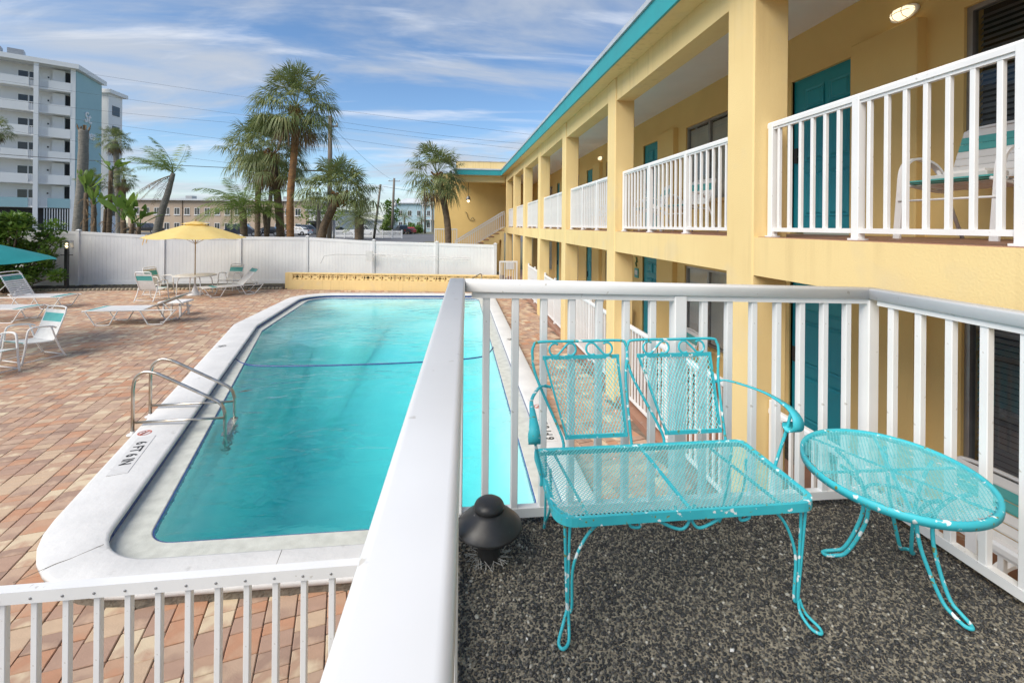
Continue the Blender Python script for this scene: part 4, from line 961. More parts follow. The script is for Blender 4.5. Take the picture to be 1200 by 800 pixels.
# ================================================================ POOL FURNITURE
def ribbon(b, P, y0, y1, t=.004):
    n = len(P)
    for i, (x, z) in enumerate(P): b.v += [(x, y0, z), (x, y1, z), (x, y1, z-t), (x, y0, z-t)]
    k = len(b.v)-4*n
    for i in range(n-1):
        for j in range(4): b.f.append((k+4*i+j, k+4*i+(j+1) % 4, k+4*i+4+(j+1) % 4, k+4*i+4+j)); b.m.append(b.cm)
    b.f += [(k, k+1, k+2, k+3), (k+4*n-4, k+4*n-3, k+4*n-2, k+4*n-1)]; b.m += [b.cm]*2
def chaise(loc, rz, sc, ang, label, straps, teal=((.12, .26),), group='poolside chaise longues'):
    t = thing('chaise_longue', loc, label, 'chaise longue', group, rz, sc)
    W, zs_, xb = .31, .33, 1.24; ca, sa = math.cos(R(ang)), math.sin(R(ang)); BL_ = .74
    hd = (xb+BL_*ca, zs_+BL_*sa)
    for s in (-1, 1):
        y = s*W
        MB().tube(smooth_path([(.06, y, zs_-.01), (.12, y, zs_), (xb, y, zs_), (1.92, y, zs_-.005)], 4), .014, 7).build('side_rail', 'white_strap', t, True)
        for (xa, xc, xd, xe) in ((.06, .26, .58, .74), (1.14, 1.32, 1.66, 1.90)):
            MB().tube(smooth_path([(xa, y, zs_-.005), (xa+.05, y, zs_-.04), (xc, y, .05), (xc+.05, y, .014), (xd-.04, y, .014), (xd, y, .05), (xe-.02, y, zs_-.03), (xe, y, zs_)], 3), .013, 6).build('leg', 'white_strap', t, True)
        MB().tube([(xb, y*.93, zs_+.005), (hd[0], y*.93, hd[1])], .013, 6).build('back_rail', 'white_strap', t, True)
        MB().tube([(xb+.4*ca, y*.9, zs_+.4*sa), (1.78, y*.9, zs_)], .009, 6).build('back_strut', 'white_strap', t, True)
    for x, z in ((.30, .05), (1.60, .05), (.10, zs_-.01)): MB().tube([(x, -W, z), (x, W, z)], .011, 6).build('cross_bar', 'white_strap', t, True)
    MB().tube(smooth_path([(hd[0]-.03*ca, -W*.93, hd[1]-.03*sa), (hd[0]+.03*ca, -W*.85, hd[1]+.03*sa), (hd[0]+.04*ca, 0, hd[1]+.04*sa), (hd[0]+.03*ca, W*.85, hd[1]+.03*sa), (hd[0]-.03*ca, W*.93, hd[1]-.03*sa)], 4), .013, 7).build('head_bar', 'white_strap', t, True)
    def pos(d): return (d, zs_+.016) if d <= xb else (xb+(d-xb)*ca, zs_+.016+(d-xb)*sa)
    tot = xb+BL_-.02
    if straps:
        n = 30
        for i in range(n):
            d = .10+(tot-.12)*i/n; w = (tot-.12)/n*.72; tl = any(a <= d < c for a, c in teal)
            b = MB(); ribbon(b, [pos(d), pos(d+w)], -W-.012, W+.012); b.build('strap', 'teal_strap' if tl else 'white_strap', t)
    else:
        segs = []; d = .08; edges = sorted(set([.08, xb, tot]+[e for q in teal for e in q]))
        for a, c in zip(edges[:-1], edges[1:]):
            tl = any(q[0] <= (a+c)/2 < q[1] for q in teal); b = MB()
            m_ = 5; pts_ = [pos(a+(c-a)*i/m_) for i in range(m_+1)]; ribbon(b, pts_, -W, W); b.build('sling', 'teal_strap' if tl else 'sling_white', t)
    return t
chaise((-12.6, 16.35, 0), R(180), 1.17, 60, 'strap chaise longue with raised back beside the leafy shrub', True, ((.12, .30), (1.70, 1.86)))
chaise((-11.85, 14.2, 0), R(178), 1.17, 45, 'strap chaise longue whose foot end pokes out behind the armchairs', True, ((.12, .26),))
chaise((-10.12, 13.72, 0), R(2), 1.22, 24, 'white sling chaise longue standing alone on the pavers, back half raised', False, ((.10, .20), (1.72, 1.86)))
chaise((-9.72, 18.1, 0), R(42), 1.12, 47, 'white sling chaise longue beside the umbrella table, back raised towards the fence', False, ((.34, .48), (1.82, 1.96)))

def sling_chair(loc, rz, sc, label, group='white sling chairs with teal bands'):
    t = thing('sling_chair', loc, label, 'chair', group, rz, sc); W = .27     # faces -y
    for s in (-1, 1):
        x = s*(W+.03)
        MB().tube(smooth_path([(x, -.30, .012), (x, -.25, .30), (x, -.22, .58), (x, -.17, .655), (x, -.05, .665), (x, .12, .64), (x*.97, .20, .60)], 4), .017, 7).build('arm_frame', 'white_strap', t, True)
        MB().tube(smooth_path([(x, .36, .012), (x, .24, .25), (x, .12, .64)], 4), .015, 7).build('leg', 'white_strap', t, True)
        MB().tube(smooth_path([(s*W, -.26, .40), (s*W, .12, .36), (s*W, .20, .42), (s*W, .34, .80), (s*W*.96, .37, .90)], 5), .014, 7).build('side_rail', 'white_strap', t, True)
        MB().tube([(x, -.29, .06), (x, .34, .06)], .010, 6).build('stretcher', 'white_strap', t, True)
    MB().tube(smooth_path([(-W*.96, .365, .89), (-W*.85, .385, .945), (0, .39, .955), (W*.85, .385, .945), (W*.96, .365, .89)], 4), .015, 7).build('top_bar', 'white_strap', t, True)
    for y, z in ((-.27, .06), (.34, .06), (.12, .34)): MB().tube([(-W, y, z), (W, y, z)], .010, 6).build('cross_bar', 'white_strap', t, True)
    pr = [(v.x, v.y) for v in smooth_path([(-.27, .41, 0), (.10, .375, 0), (.19, .42, 0), (.335, .80, 0), (.365, .90, 0)], 6)]
    def seg(i0, i1, m):
        b = MB(); k = 0
        for (y, z) in pr[i0:i1+1]: b.v += [(-W, y, z), (W, y, z), (W, y+.003, z-.004), (-W, y+.003, z-.004)]
        for i in range(i1-i0):
            for j in range(4): b.f.append((4*i+j, 4*i+(j+1) % 4, 4*i+4+(j+1) % 4, 4*i+4+j)); b.m.append(0)
        b.build('sling', m, t)
    n = len(pr)-1
    seg(0, 1, 'teal_strap'); seg(1, n-8, 'sling_white'); seg(n-8, n-5, 'teal_strap'); seg(n-5, n, 'sling_white')
    return t
sling_chair((-8.55, 10.12, 0), R(-22), 1.08, 'white sling armchair with teal head band facing the camera under the teal umbrella')
sling_chair((-8.55, 9.20, 0), R(70), 1.08, 'white armchair at the teal umbrella showing mostly its curved arm')
sling_chair((-10.95, 17.55, 0), R(172), 1.12, 'sling chair at the umbrella table with its back to the chaise longue')
sling_chair((-11.55, 18.9, 0), R(80), 1.12, 'sling chair at the umbrella table nearest the mulch bed corner')
sling_chair((-9.55, 20.1, 0), R(-12), 1.12, 'sling chair between the umbrella table and the white fence, behind the chaise')

tab = thing('patio_table', (-10.3, 18.95, 0), 'round white patio table with the yellow umbrella through it', 'table')
MB().lathe([(.70, .735), (.725, .745), (.725, .765), (.70, .775), (.05, .775)], 36).build('table_top', 'sling_white', tab, True)
MB().lathe([(.03, .02), (.03, .735)], 12).build('stem', 'white_strap', tab, True)
for k in range(4):
    a = R(45+90*k); MB().tube(smooth_path([(.60*math.cos(a), .60*math.sin(a), .0), (.58*math.cos(a), .58*math.sin(a), .55), (.45*math.cos(a), .45*math.sin(a), .735)], 4), .018, 7).build('leg', 'white_strap', tab, True)
ub = MB().lathe([(.30, .0), (.30, .03), (.12, .12), (.06, .30), (.035, .36)], 10)
def umbrella(name, loc, rad, zrim, ztop, m, pole_m, label, base=True, n=8, vent=True, tilt=(0, 0)):
    t = thing(name, loc, label, 'umbrella'); t.rotation_euler = (tilt[0], tilt[1], 0)
    MB().tube([(0, 0, .02), (0, 0, ztop+.05)], .020, 10).build('pole', pole_m, t, True)
    MB().lathe([(.012, ztop+.04), (.035, ztop+.07), (.04, ztop+.10), (.02, ztop+.14)], 10).build('finial', pole_m, t, True)
    b = MB(); rings = 7; off = R(9)
    for i in range(rings+1):
        f = i/rings; 
        for j in range(n*4):
            a = off+2*math.pi*j/(n*4); q = (j % 4)/4.0; sag = 1-.045*math.sin(math.pi*q)*f; rr = max(.16, rad*f)*sag*(math.cos(math.pi/n)/math.cos(((a-off+math.pi/n) % (2*math.pi/n))-math.pi/n) if False else 1)
            z = ztop-(ztop-zrim)*(f**1.12)-.05*math.sin(math.pi*q)*f; b.v.append((rr*math.cos(a), rr*math.sin(a), z))
    k = n*4
    for i in range(rings):
        for j in range(k): b.f.append((i*k+j, i*k+(j+1) % k, (i+1)*k+(j+1) % k, (i+1)*k+j)); b.m.append(0)
    can = b.build('canopy', m, t, True)
    b = MB()
    for j in range(k): a = off+2*math.pi*j/k; q = (j % 4)/4; b.v.append((rad*.26*math.cos(a), rad*.26*math.sin(a), ztop-.10-.02*math.sin(math.pi*q)+.05))
    for j in range(k): a = off+2*math.pi*j/k; b.v.append((.05*math.cos(a), .05*math.sin(a), ztop+.05))
    for j in range(k): b.f.append((j, (j+1) % k, k+(j+1) % k, k+j)); b.m.append(0)
    b.build('vent_cap', m, can, True)
    for j in range(n):
        a = off+2*math.pi*j/n; MB().tube([(.03*math.cos(a), .03*math.sin(a), ztop-.02), (rad*.5*math.cos(a), rad*.5*math.sin(a), ztop-(ztop-zrim)*.46-.02), (rad*.985*math.cos(a), rad*.985*math.sin(a), zrim-.012)], .009, 5).build('rib', pole_m, t, True)
        MB().tube([(.03*math.cos(a), .03*math.sin(a), zrim-.25), (rad*.5*math.cos(a), rad*.5*math.sin(a), ztop-(ztop-zrim)*.46-.03)], .007, 5).build('strut', pole_m, t, True)
    if base: MB().lathe([(.32, .0), (.32, .03), (.12, .12), (.06, .30), (.035, .36)], 12).build('base', 'white_strap', t, True)
    return t, can
u, can = umbrella('patio_umbrella', (-10.3, 18.95, 0), 1.78, 2.24, 2.82, 'yellow_fabric', 'pole_wood', 'open yellow patio umbrella over the round white table')
bb = MB(); bb.tube([(-1.05, -1.15, 2.34), (-1.1, -1.2, 2.15), (-1.12, -1.22, 1.98)], .012, 5); bb.tube([(-1.0, -1.18, 2.36), (-.98, -1.2, 2.2), (-1.0, -1.22, 2.05)], .012, 5); bb.build('tie_strap', 'yellow_fabric', can)
umbrella('patio_umbrella', (-10.5, 10.75, 0), 1.55, 1.98, 2.46, 'teal_fabric', 'pole_wood', 'open teal patio umbrella above the armchairs at the terrace edge', n=6)
sd = thing('side_table', (-8.55, 14.75, 0), 'small low white side table between chaise longue and pavers', 'table')
MB().cbox(-.36, .36, -.28, .28, .40, .45, .02).build('table_top', 'white_strap', sd)
for sx_ in (-1, 1):
    for sy_ in (-1, 1): MB().bar((sx_*.22, sy_*.18, .40), (sx_*.25, sy_*.21, 0), .05).build('leg', 'white_strap', sd)
# bollard lamp
lp = thing('garden_lamp', (-16.1, 20.55, 0), 'slim black garden lamp post with lit glass box against the white fence', 'lamp')
MB().box(-.055, .055, -.055, .055, 0, 1.72).build('post', 'black_metal', lp)
MB().box(-.22, .22, -.02, .02, 1.42, 1.45).build('cross_arm', 'black_metal', lp)
MB().box(-.17, .17, -.13, .13, 1.98, 2.02).build('lid', 'alu_frame', lp)
b = MB()
for x in (-.15, .15):
    for y in (-.11, .11): b.box(x-.012, x+.012, y-.012, y+.012, 1.72, 1.98)
b.box(-.17, .17, -.13, .13, 1.70, 1.72); b.build('frame', 'alu_frame', lp)
b = MB(); b.box(-.145, .145, -.105, -.102, 1.73, 1.97).box(-.145, .145, .102, .105, 1.73, 1.97); b.build('pane', 'clear_glass', lp)
MB().lathe([(.02, 1.74), (.05, 1.79), (.06, 1.85), (.03, 1.92)], 12).build('bulb', 'lamp_glow', lp, True)

# strap armchairs of the rooms
def strap_chair(loc, rz, label, sc=1.0, group='strap armchairs outside the rooms'):
    t = thing('strap_chair', loc, label, 'chair', group, rz, sc); W = .28   # faces -y
    for s in (-1, 1):
        x = s*(W+.04); P = smooth_path([(x, -.30, .0), (x, -.27, .35), (x, -.25, .54), (x, -.19, .625), (x, -.08, .645), (x, .06, .60), (x, .16, .50)], 5)
        m_ = MB()
        for i, p in enumerate(P):
            d = (P[min(i+1, len(P)-1)]-P[max(i-1, 0)]).normalized(); nn = Vector((0, -d.z, d.y))*.009
            for q in (p+Vector((-.026, 0, 0))-nn, p+Vector((.026, 0, 0))-nn, p+Vector((.026, 0, 0))+nn, p+Vector((-.026, 0, 0))+nn): m_.v.append(tuple(q))
            if i:
                for j in range(4): m_.f.append(((i-1)*4+j, (i-1)*4+(j+1) % 4, i*4+(j+1) % 4, i*4+j)); m_.m.append(0)
        m_.build('arm', 'white_metal', t)
        MB().tube([(x, .36, .0), (x, .10, .56)], .014, 7).build('leg', 'white_metal', t, True)
        MB().tube(smooth_path([(s*W, -.27, .43), (s*W, .10, .38), (s*W, .20, .46), (s*W, .33, .84)], 4), .013, 7).build('side_rail', 'white_metal', t, True)
    MB().tube(smooth_path([(-W, .325, .82), (-W*.93, .345, .885), (0, .35, .90), (W*.93, .345, .885), (W, .325, .82)], 4), .014, 7).build('top_bar', 'white_metal', t, True)
    MB().tube([(-W-.04, -.285, .30), (W+.04, -.285, .30)], .009, 6).build('cross_bar', 'white_metal', t, True)
    pth = [(-.26, .445), (-.2, .435), (-.14, .425), (-.08, .415), (-.02, .408), (.04, .400), (.10, .395), (.185, .47), (.206, .53), (.228, .59), (.25, .65), (.272, .71), (.294, .77), (.315, .825)]
    for i, (y, z) in enumerate(pth):
        bk = i >= 7; a = (y, z); c = (y+.045, z-.006) if not bk else (y+.016, z+.045); m = 'teal_strap' if i in (0, 1, 11, 12) else 'white_strap'
        b = MB(); b.add([(-W-.014, a[0], a[1]+.012), (W+.014, a[0], a[1]+.012), (W+.014, c[0], c[1]+.012), (-W-.014, c[0], c[1]+.012), (-W-.014, a[0], a[1]), (W+.014, a[0], a[1]), (W+.014, c[0], c[1]), (-W-.014, c[0], c[1])], [(0, 1, 2, 3), (7, 6, 5, 4), (0, 4, 5, 1), (2, 6, 7, 3)]); b.build('strap', m, t)
    return t
ch = strap_chair((3.82, 2.98, FL2+.004), R(-86), 'white and teal strap armchair with folded papers on the upper walkway')
pp = thing('newspaper', (3.80, 2.98, FL2+.462), 'folded printed papers lying on the upper walkway armchair', 'paper')
MB().cbox(-.16, .02, -.22, .2, 0, .035, .004).build('sheet', 'sign_white', pp); MB().cbox(-.10, .06, -.16, .12, .036, .06, .004).build('sheet', 'white_strap', pp)
strap_chair((3.85, 7.35, FL2+.004), R(-80), 'white and teal strap armchair behind the second railing bay, beside the pale blind window')
strap_chair((3.80, 8.75, FL2+.004), R(-100), 'white and teal strap armchair behind the second railing bay, beside the teal door')
strap_chair((3.85, 12.3, FL2+.004), R(-90), 'white and teal strap armchair behind the third railing bay')
strap_chair((3.42, 2.72, .079), R(-88), 'white and teal strap armchair on the ground floor patio under the dark window', 1.12)
strap_chair((3.75, 7.6, .079), R(-95), 'white and teal strap armchair on the ground floor patio below the second bay')
strap_chair((3.75, 12.6, .079), R(-95), 'white and teal strap armchair on the ground floor patio below the third bay')
sgn = thing('door_plaque', (XW-.004, 11.15, 1.62), 'small teal plaque with a green lizard above it beside a ground floor door', 'sign')
MB().box(-.025, 0, -.11, .11, -.12, .12).build('plate', 'teal_strap', sgn); MB().box(-.028, -.0255, -.08, .08, -.05, .07).build('panel', 'sign_white', sgn)
MB().tube(smooth_path([(-.02, .0, .16), (-.02, .03, .24), (-.02, -.02, .33), (-.02, .02, .40)], 4), .018, 6).build('lizard', 'plant_green', sgn)
MB().tube([(-.02, -.07, .30), (-.02, .07, .24)], .012, 5).build('lizard_leg', 'plant_green', sgn)
bn2 = thing('yellow_caddy', (4.15, 11.2, .08), 'small yellow lidded bin beside the ground floor door', 'bin')
MB().lathe([(.15, 0), (.17, .55), (.17, .6)], 14).build('bin_body', 'black_metal', bn2); MB().lathe([(.19, .6), (.19, .66), (.08, .72), (.02, .73)], 14).build('lid', 'yellow_plastic', bn2)
dm = thing('door_mat', (4.12, 5.2, .079), 'dark coir doormat at the nearest ground floor door', 'mat'); MB().box(-.28, .28, -.42, .42, 0, .018).build('mat_body', 'mulch', dm)
# ================================================================ PALMS AND PLANTS
def frame(d):
    d = d.normalized(); u = Vector((0, 0, 1)) if abs(d.z) < .95 else Vector((1, 0, 0)); a = d.cross(u).normalized(); return d, a, a.cross(d).normalized()
def fan_leaf(b, o, d, pet, L, rng, n=22, droop=.5, spread=1.35):
    d, a, u = frame(d); tip = o+d*pet-Vector((0, 0, droop*.12*pet)); w = .014
    b.add([o+a*w, o-a*w, tip-a*w, tip+a*w], [(0, 1, 2, 3)])
    d2 = (d-Vector((0, 0, .25*droop))).normalized(); d2, a, u = frame(d2)
    for i in range(n):
        th = -spread+2*spread*i/(n-1); l = L*(.62+.38*math.cos(th*.62))*rng.uniform(.88, 1.08)
        th += rng.uniform(-.07, .07); dr = d2*math.cos(th)+a*math.sin(th); fold = u*(-.22*abs(math.sin(th))+rng.uniform(-.16, .16))
        m1 = tip+(dr+fold)*l*.55; e = tip+(dr+fold)*l*.92-Vector((0, 0, droop*l*rng.uniform(.25, .62)))
        s = dr.cross(u).normalized()*(.021*L+.004)
        b.add([tip, m1-s, e, m1+s], [(0, 1, 2, 3)])
def sabal(name, base, pts, r0, r1, crown_r, label, seed, n_f=60, trunk='palm_trunk', dead=8, group='cabbage palms behind the fence', lean=(0, 0), boots=True, sweep=128):
    rng = random.Random(seed); base = Vector(base); t = thing(name, base, label, 'palm tree', group)
    P = smooth_path([Vector(p)-base for p in pts], 8); n = len(P); b = MB()
    rad = [(r0+(r1-r0)*i/(n-1))*rng.uniform(.93, 1.07)*(1.12 if i == 0 else 1) for i in range(n)]
    b.tube(P, rad, 12); b.build('trunk', trunk, t, True)
    top = P[-1]
    if boots:
        q = MB()
        for i in range(46):
            a = rng.random()*6.28; f = rng.random(); p = top-Vector((0, 0, .85*f*r1*4)); dv = Vector((math.cos(a), math.sin(a), .9)).normalized(); q.bar(p+Vector((math.cos(a), math.sin(a), 0))*r1*.7, p+Vector((math.cos(a), math.sin(a), 0))*r1*.8+dv*r1*1.9, .07, .04)
        q.build('leaf_bases', 'palm_trunk_rust', t)
    g = MB(); dd = MB()
    n_f = int(n_f*1.25)
    for i in range(n_f):
        f = (i+.5)/n_f; el = R(88-sweep*f**.9)+rng.uniform(-.15, .15); az = i*2.39996+rng.uniform(-.2, .2)
        d = Vector((math.cos(az)*math.cos(el)+lean[0], math.sin(az)*math.cos(el)+lean[1], math.sin(el)))
        L = crown_r*rng.uniform(.30, .44); pet = crown_r*rng.uniform(.30, .66)
        fan_leaf(g, top+Vector((0, 0, .1)), d, pet, L, rng, 24, .35+.75*f, 1.6)
    g.build('crown', 'palm_green', t)
    for i in range(dead):
        el = R(rng.uniform(-75, -45)); az = rng.random()*6.28; d = Vector((math.cos(az)*math.cos(el), math.sin(az)*math.cos(el), math.sin(el)))
        fan_leaf(dd, top-Vector((0, 0, .1)), d, crown_r*.35, crown_r*.42, rng, 14, .8, 1.0)
    if dead: dd.build('dead_fronds', 'palm_dead', t)
    return t
def pix(px, py, D):   # helper used for layout only: a point at depth D
    c, s = math.cos(ROLL), math.sin(ROLL); ex, ey = px-600, py-264.5; x = (ex*c+ey*s)/530; y = -(-ex*s+ey*c)/530
    return Vector((x*ca_+sa_, -x*sa_+ca_, y))*D+Vector((0, 0, CAM_H))
def gb(p): return Vector((p.x, p.y, ground_z(p.y)-.05))
def palm_at(name, path, D, *a, **k):
    P = [pix(x, y, D) for x, y in path]; base = gb(P[0]); return sabal(name, base, [base]+P[1:], *a, **k)
palm_at('cabbage_palm', [(342, 300), (340, 240), (345, 175), (347, 127)], 26, .21, .18, 3.1, 'tallest cabbage palm with long rusty orange trunk behind the fence', 1, 74, 'palm_trunk_rust', 12)
palm_at('cabbage_palm', [(330, 300), (328, 260), (322, 205), (319, 180)], 27.5, .24, .21, 3.0, 'cabbage palm with stout brown trunk and bushy crown left of the tallest palm', 2, 62, 'palm_trunk', 12)
palm_at('cabbage_palm', [(302, 300), (302, 240), (305, 195), (306, 178)], 31, .19, .17, 3.3, 'cabbage palm with slim dark trunk standing behind two other palms', 3, 56, 'palm_trunk', 8)
palm_at('cabbage_palm', [(372, 300), (378, 272), (386, 252), (398, 228)], 25, .24, .21, 2.75, 'short leaning cabbage palm with wide crown beside the utility pole', 4, 64, 'palm_trunk', 0, sweep=98)
palm_at('cabbage_palm', [(525, 320), (525, 270), (519, 232), (512, 206)], 23.2, .17, .15, 2.1, 'single cabbage palm with curved trunk in front of the yellow end wing', 5, 58, 'palm_trunk', 8)
palm_at('fan_palm', [(139, 300), (138, 230), (136, 180), (135, 165)], 46, .24, .22, 1.9, 'thin fan palm with small round crown before the white apartment block', 6, 44, 'palm_trunk_grey', 8, boots=False)
palm_at('fan_palm', [(-7, 300), (-6, 200), (-5, 165), (-5, 152)], 40, .28, .26, 1.5, 'fan palm cut off at the terrace edge before the white apartment balconies', 7, 40, 'palm_trunk_grey', 6, boots=False)
palm_at('fan_palm', [(144, 300), (144, 250), (145, 222), (145, 210)], 44, .20, .18, 1.6, 'short fan palm with drooping browned crown between the thin fan palm and the coconut palm', 8, 38, 'palm_trunk', 14, boots=False)
palm_at('fan_palm', [(108, 300), (110, 250), (108, 225), (107, 213)], 36, .18, .16, 1.3, 'small fan palm leaning at the foot of the aqua end wall', 9, 36, 'palm_trunk', 10, boots=False)
def feather_leaf(b, o, d, L, rng, droop=.9, n=26, lw=.30, wind=Vector((0, 0, 0))):
    d = d.normalized(); P = []; p = Vector(o); dv = Vector(d); st = L/10
    for i in range(11):
        P.append(Vector(p)); p = p+dv*st; dv = (dv+Vector((0, 0, -droop*.11))+wind*.1).normalized()
    b.tube(P, [.022*(1-.08*i) for i in range(11)], 4, False)
    for i in range(n):
        f = .12+.86*i/(n-1); k = min(9, int(f*10)); q = P[k].lerp(P[k+1], f*10-k) if k < 10 else P[10]; tn = (P[min(10, k+1)]-P[k]).normalized(); s = tn.cross(Vector((0, 0, 1)))
        if s.length < .05: s = Vector((1, 0, 0))
        s.normalize()
        l = L*lw*math.sin(math.pi*(.12+.82*f))**.7*rng.uniform(.8, 1.1)
        for sg in (-1, 1):
            e = q+s*sg*l*.8+tn*l*.5-Vector((0, 0, l*rng.uniform(.15, .55)))+wind*l*.5; m1 = q.lerp(e, .5)+Vector((0, 0, l*.08)); w_ = tn*(.018*L*.4+.006)
            b.add([q, m1-w_, e, m1+w_], [(0, 1, 2, 3)])
def feather_palm(name, path, D, r0, r1, L, n_f, label, seed, m='palm_fresh', trunk='palm_trunk', wind=Vector((0, 0, 0)), el0=80, el1=-25, droop=.9, dead=0, group=None, deadwind=None):
    rng = random.Random(seed); P = [pix(x, y, D) for x, y in path]; base = gb(P[0]); t = thing(name, base, label, 'palm tree', group)
    Q = smooth_path([Vector((0, 0, 0))]+[p-base for p in P[1:]], 7); b = MB(); n = len(Q); b.tube(Q, [(r0+(r1-r0)*i/(n-1))*rng.uniform(.95, 1.05) for i in range(n)], 10); b.build('trunk', trunk, t, True)
    top = Q[-1]; g = MB()
    for i in range(n_f):
        f = (i+.5)/n_f; el = R(el0+(el1-el0)*f); az = i*2.39996+rng.uniform(-.2, .2); d = Vector((math.cos(az)*math.cos(el), math.sin(az)*math.cos(el), math.sin(el)))+wind*.6
        feather_leaf(g, top, d, L*rng.uniform(.8, 1.1), rng, droop, 26, .3, wind)
    g.build('crown', m, t)
    if dead:
        g = MB()
        for i in range(dead):
            az = rng.random()*6.28; d = Vector((math.cos(az)*.4, math.sin(az)*.4, -.35))+(deadwind or Vector((0, 0, 0))); feather_leaf(g, top-Vector((0, 0, .1)), d, L*rng.uniform(.8, 1.15), rng, .6, 20, .16)
        g.build('dead_fronds', 'palm_dead', t)
    return t
feather_palm('coconut_palm', [(178, 300), (186, 262), (197, 225), (203, 203)], 29, .29, .12, 2.7, 12, 'wind-bent coconut palm with grey leaning trunk and few ragged fronds', 21, 'palm_fresh', 'palm_trunk_grey', Vector((-.75, .1, .1)), 85, 25, .7, 4, None, Vector((-.9, 0, -.1)))
feather_palm('queen_palm', [(287, 300), (286, 280), (285, 258), (284, 246)], 25.5, .20, .17, 2.5, 24, 'low queen palm with bright arching fronds behind the yellow umbrella', 22, 'palm_fresh', 'palm_trunk', Vector((-.12, 0, 0)), 80, 0, 1.2)
feather_palm('queen_palm', [(312, 300), (312, 280), (311, 262), (310, 250)], 26.4, .12, .10, 1.5, 15, 'small feathery palm between the grey post and the stout palm trunk', 23, 'palm_fresh', 'palm_trunk', Vector((.1, 0, 0)), 80, 0, 1.2)
feather_palm('date_palm', [(421, 285), (421, 275), (421, 262), (421, 255)], 57, .55, .55, 3.2, 44, 'low round date palm with dark stout trunk on the grass verge', 24, 'palm_green', 'palm_trunk', Vector((0, 0, 0)), 85, -20, .8, 0)
for i, (x, y, L, lab) in enumerate(((507, 238, 3.2, 'distant feather palm before the pale blue house, nearest the yellow wing'), (474, 254, 2.6, 'distant low palm in the garden of the pale blue house'), (494, 258, 2.2, 'distant small palm beside the street pole'))):
    feather_palm('distant_palm', [(x, 290), (x, 270), (x, y+6), (x, y)], 112, .3, .22, L, 18, lab, 30+i, 'palm_green', 'palm_trunk_grey', group='distant palms by the blue house')
# topped dead palm trunk
P = [pix(x, y, 30) for x, y in ((88, 310), (92, 260), (97, 195), (98, 152))]; base = gb(P[0]); t = thing('dead_palm_trunk', base, 'tall bare grey palm trunk without a crown, broken at the top', 'palm trunk')
Q = smooth_path([Vector((0, 0, 0))]+[p-base for p in P[1:]], 8); b = MB(); rg = random.Random(4); b.tube(Q, [(.31-.05*i/(len(Q)-1))*rg.uniform(.95, 1.05) for i in range(len(Q))], 12); b.build('trunk', 'palm_trunk_grey', t, True)
b = MB()
for i in range(16):
    a = rg.random()*6.28; p = Q[-1]+Vector((math.cos(a), math.sin(a), 0))*.22; b.bar(p-Vector((0, 0, .15)), p+Vector((math.cos(a)*.12, math.sin(a)*.12, rg.uniform(.1, .38))), .08, .03)
b.build('broken_top', 'palm_dead', t)
# paddle-leaved bananas and bird of paradise
def paddle(b, o, d, pet, L, W, rng, droop):
    d = d.normalized(); p = Vector(o); pts = [Vector(p)]; dv = Vector(d)
    for i in range(4): p = p+dv*pet/4; pts.append(Vector(p))
    b.tube(pts, [.05, .04, .035, .03, .025], 5, False); n = 9; side = d.cross(Vector((0, 0, 1))); side = side.normalized() if side.length > .05 else Vector((1, 0, 0)); tw = rng.uniform(-.9, .9); side = (side*math.cos(tw)+d.cross(side)*math.sin(tw)).normalized()
    k = len(b.v)
    for i in range(n+1):
        f = i/n; w = W*math.sin(math.pi*min(1, f*.93+.05))**.65*.5; nn = dv.cross(side).normalized()
        for s in (-1, 0, 1): b.v.append(tuple(p+side*s*w+nn*(abs(s)*w*.25)))
        p = p+dv*L/n; dv = (dv-Vector((0, 0, droop*.07))).normalized()
    for i in range(n):
        for s in (0, 1):
            if rng.random() < .07: continue
            a = k+i*3+s; b.f.append((a, a+1, a+4, a+3)); b.m.append(0)
def banana(px, py, D, stems, label, seed):
    rng = random.Random(seed); P = pix(px, py, D); base = gb(P); t = thing('banana_plant', base, label, 'banana plant', 'banana-like plants behind the fence')
    for (ox, top_py, lean, leaves, L) in stems:
        h = pix(px+ox, top_py, D)-base; r_ = .13; q0 = Vector((h.x-lean, h.y, 0)); Q = smooth_path([q0, q0.lerp(h, .5)+Vector((lean*.2, 0, 0)), h], 6); b = MB(); b.tube(Q, [r_*(1.2-.4*i/(len(Q)-1)) for i in range(len(Q))], 8)
        b.build('stem', 'palm_trunk', t, True); g = MB()
        for i in range(leaves):
            az = i*2.4+rng.uniform(-.4, .4); el = R(rng.uniform(35, 85)); paddle(g, h, Vector((math.cos(az)*math.cos(el), math.sin(az)*math.cos(el)*.6, math.sin(el))), L*.5, L, L*.36, rng, rng.uniform(.3, 1.6))
        g.build('leaves', 'leaf_banana', t, True); g = MB()
        for i in range(16):
            az = rng.random()*6.28; f = rng.uniform(.35, .97); o_ = q0.lerp(h, f); feather_leaf(g, o_, Vector((math.cos(az), math.sin(az), rng.uniform(-.6, .3))), L*.7, rng, 1.6, 12, .12)
        g.build('dead_leaves', 'palm_dead', t)
banana(101, 300, 27, [(0, 226, .1, 9, .95), (9, 240, -.1, 6, .8)], 'banana plant with pale green paddle leaves against the dead palm trunk', 41)
banana(128, 300, 28, [(2, 200, .2, 6, .8), (-4, 245, .2, 6, .75)], 'tall thin banana plant with ragged brown stems between two trunks', 42)
banana(147, 300, 26, [(-2, 258, -.2, 7, 1.15), (8, 262, .3, 6, .95), (16, 266, .5, 5, .9)], 'low bushy banana clump with dark paddle leaves next to the bent coconut palm', 43)

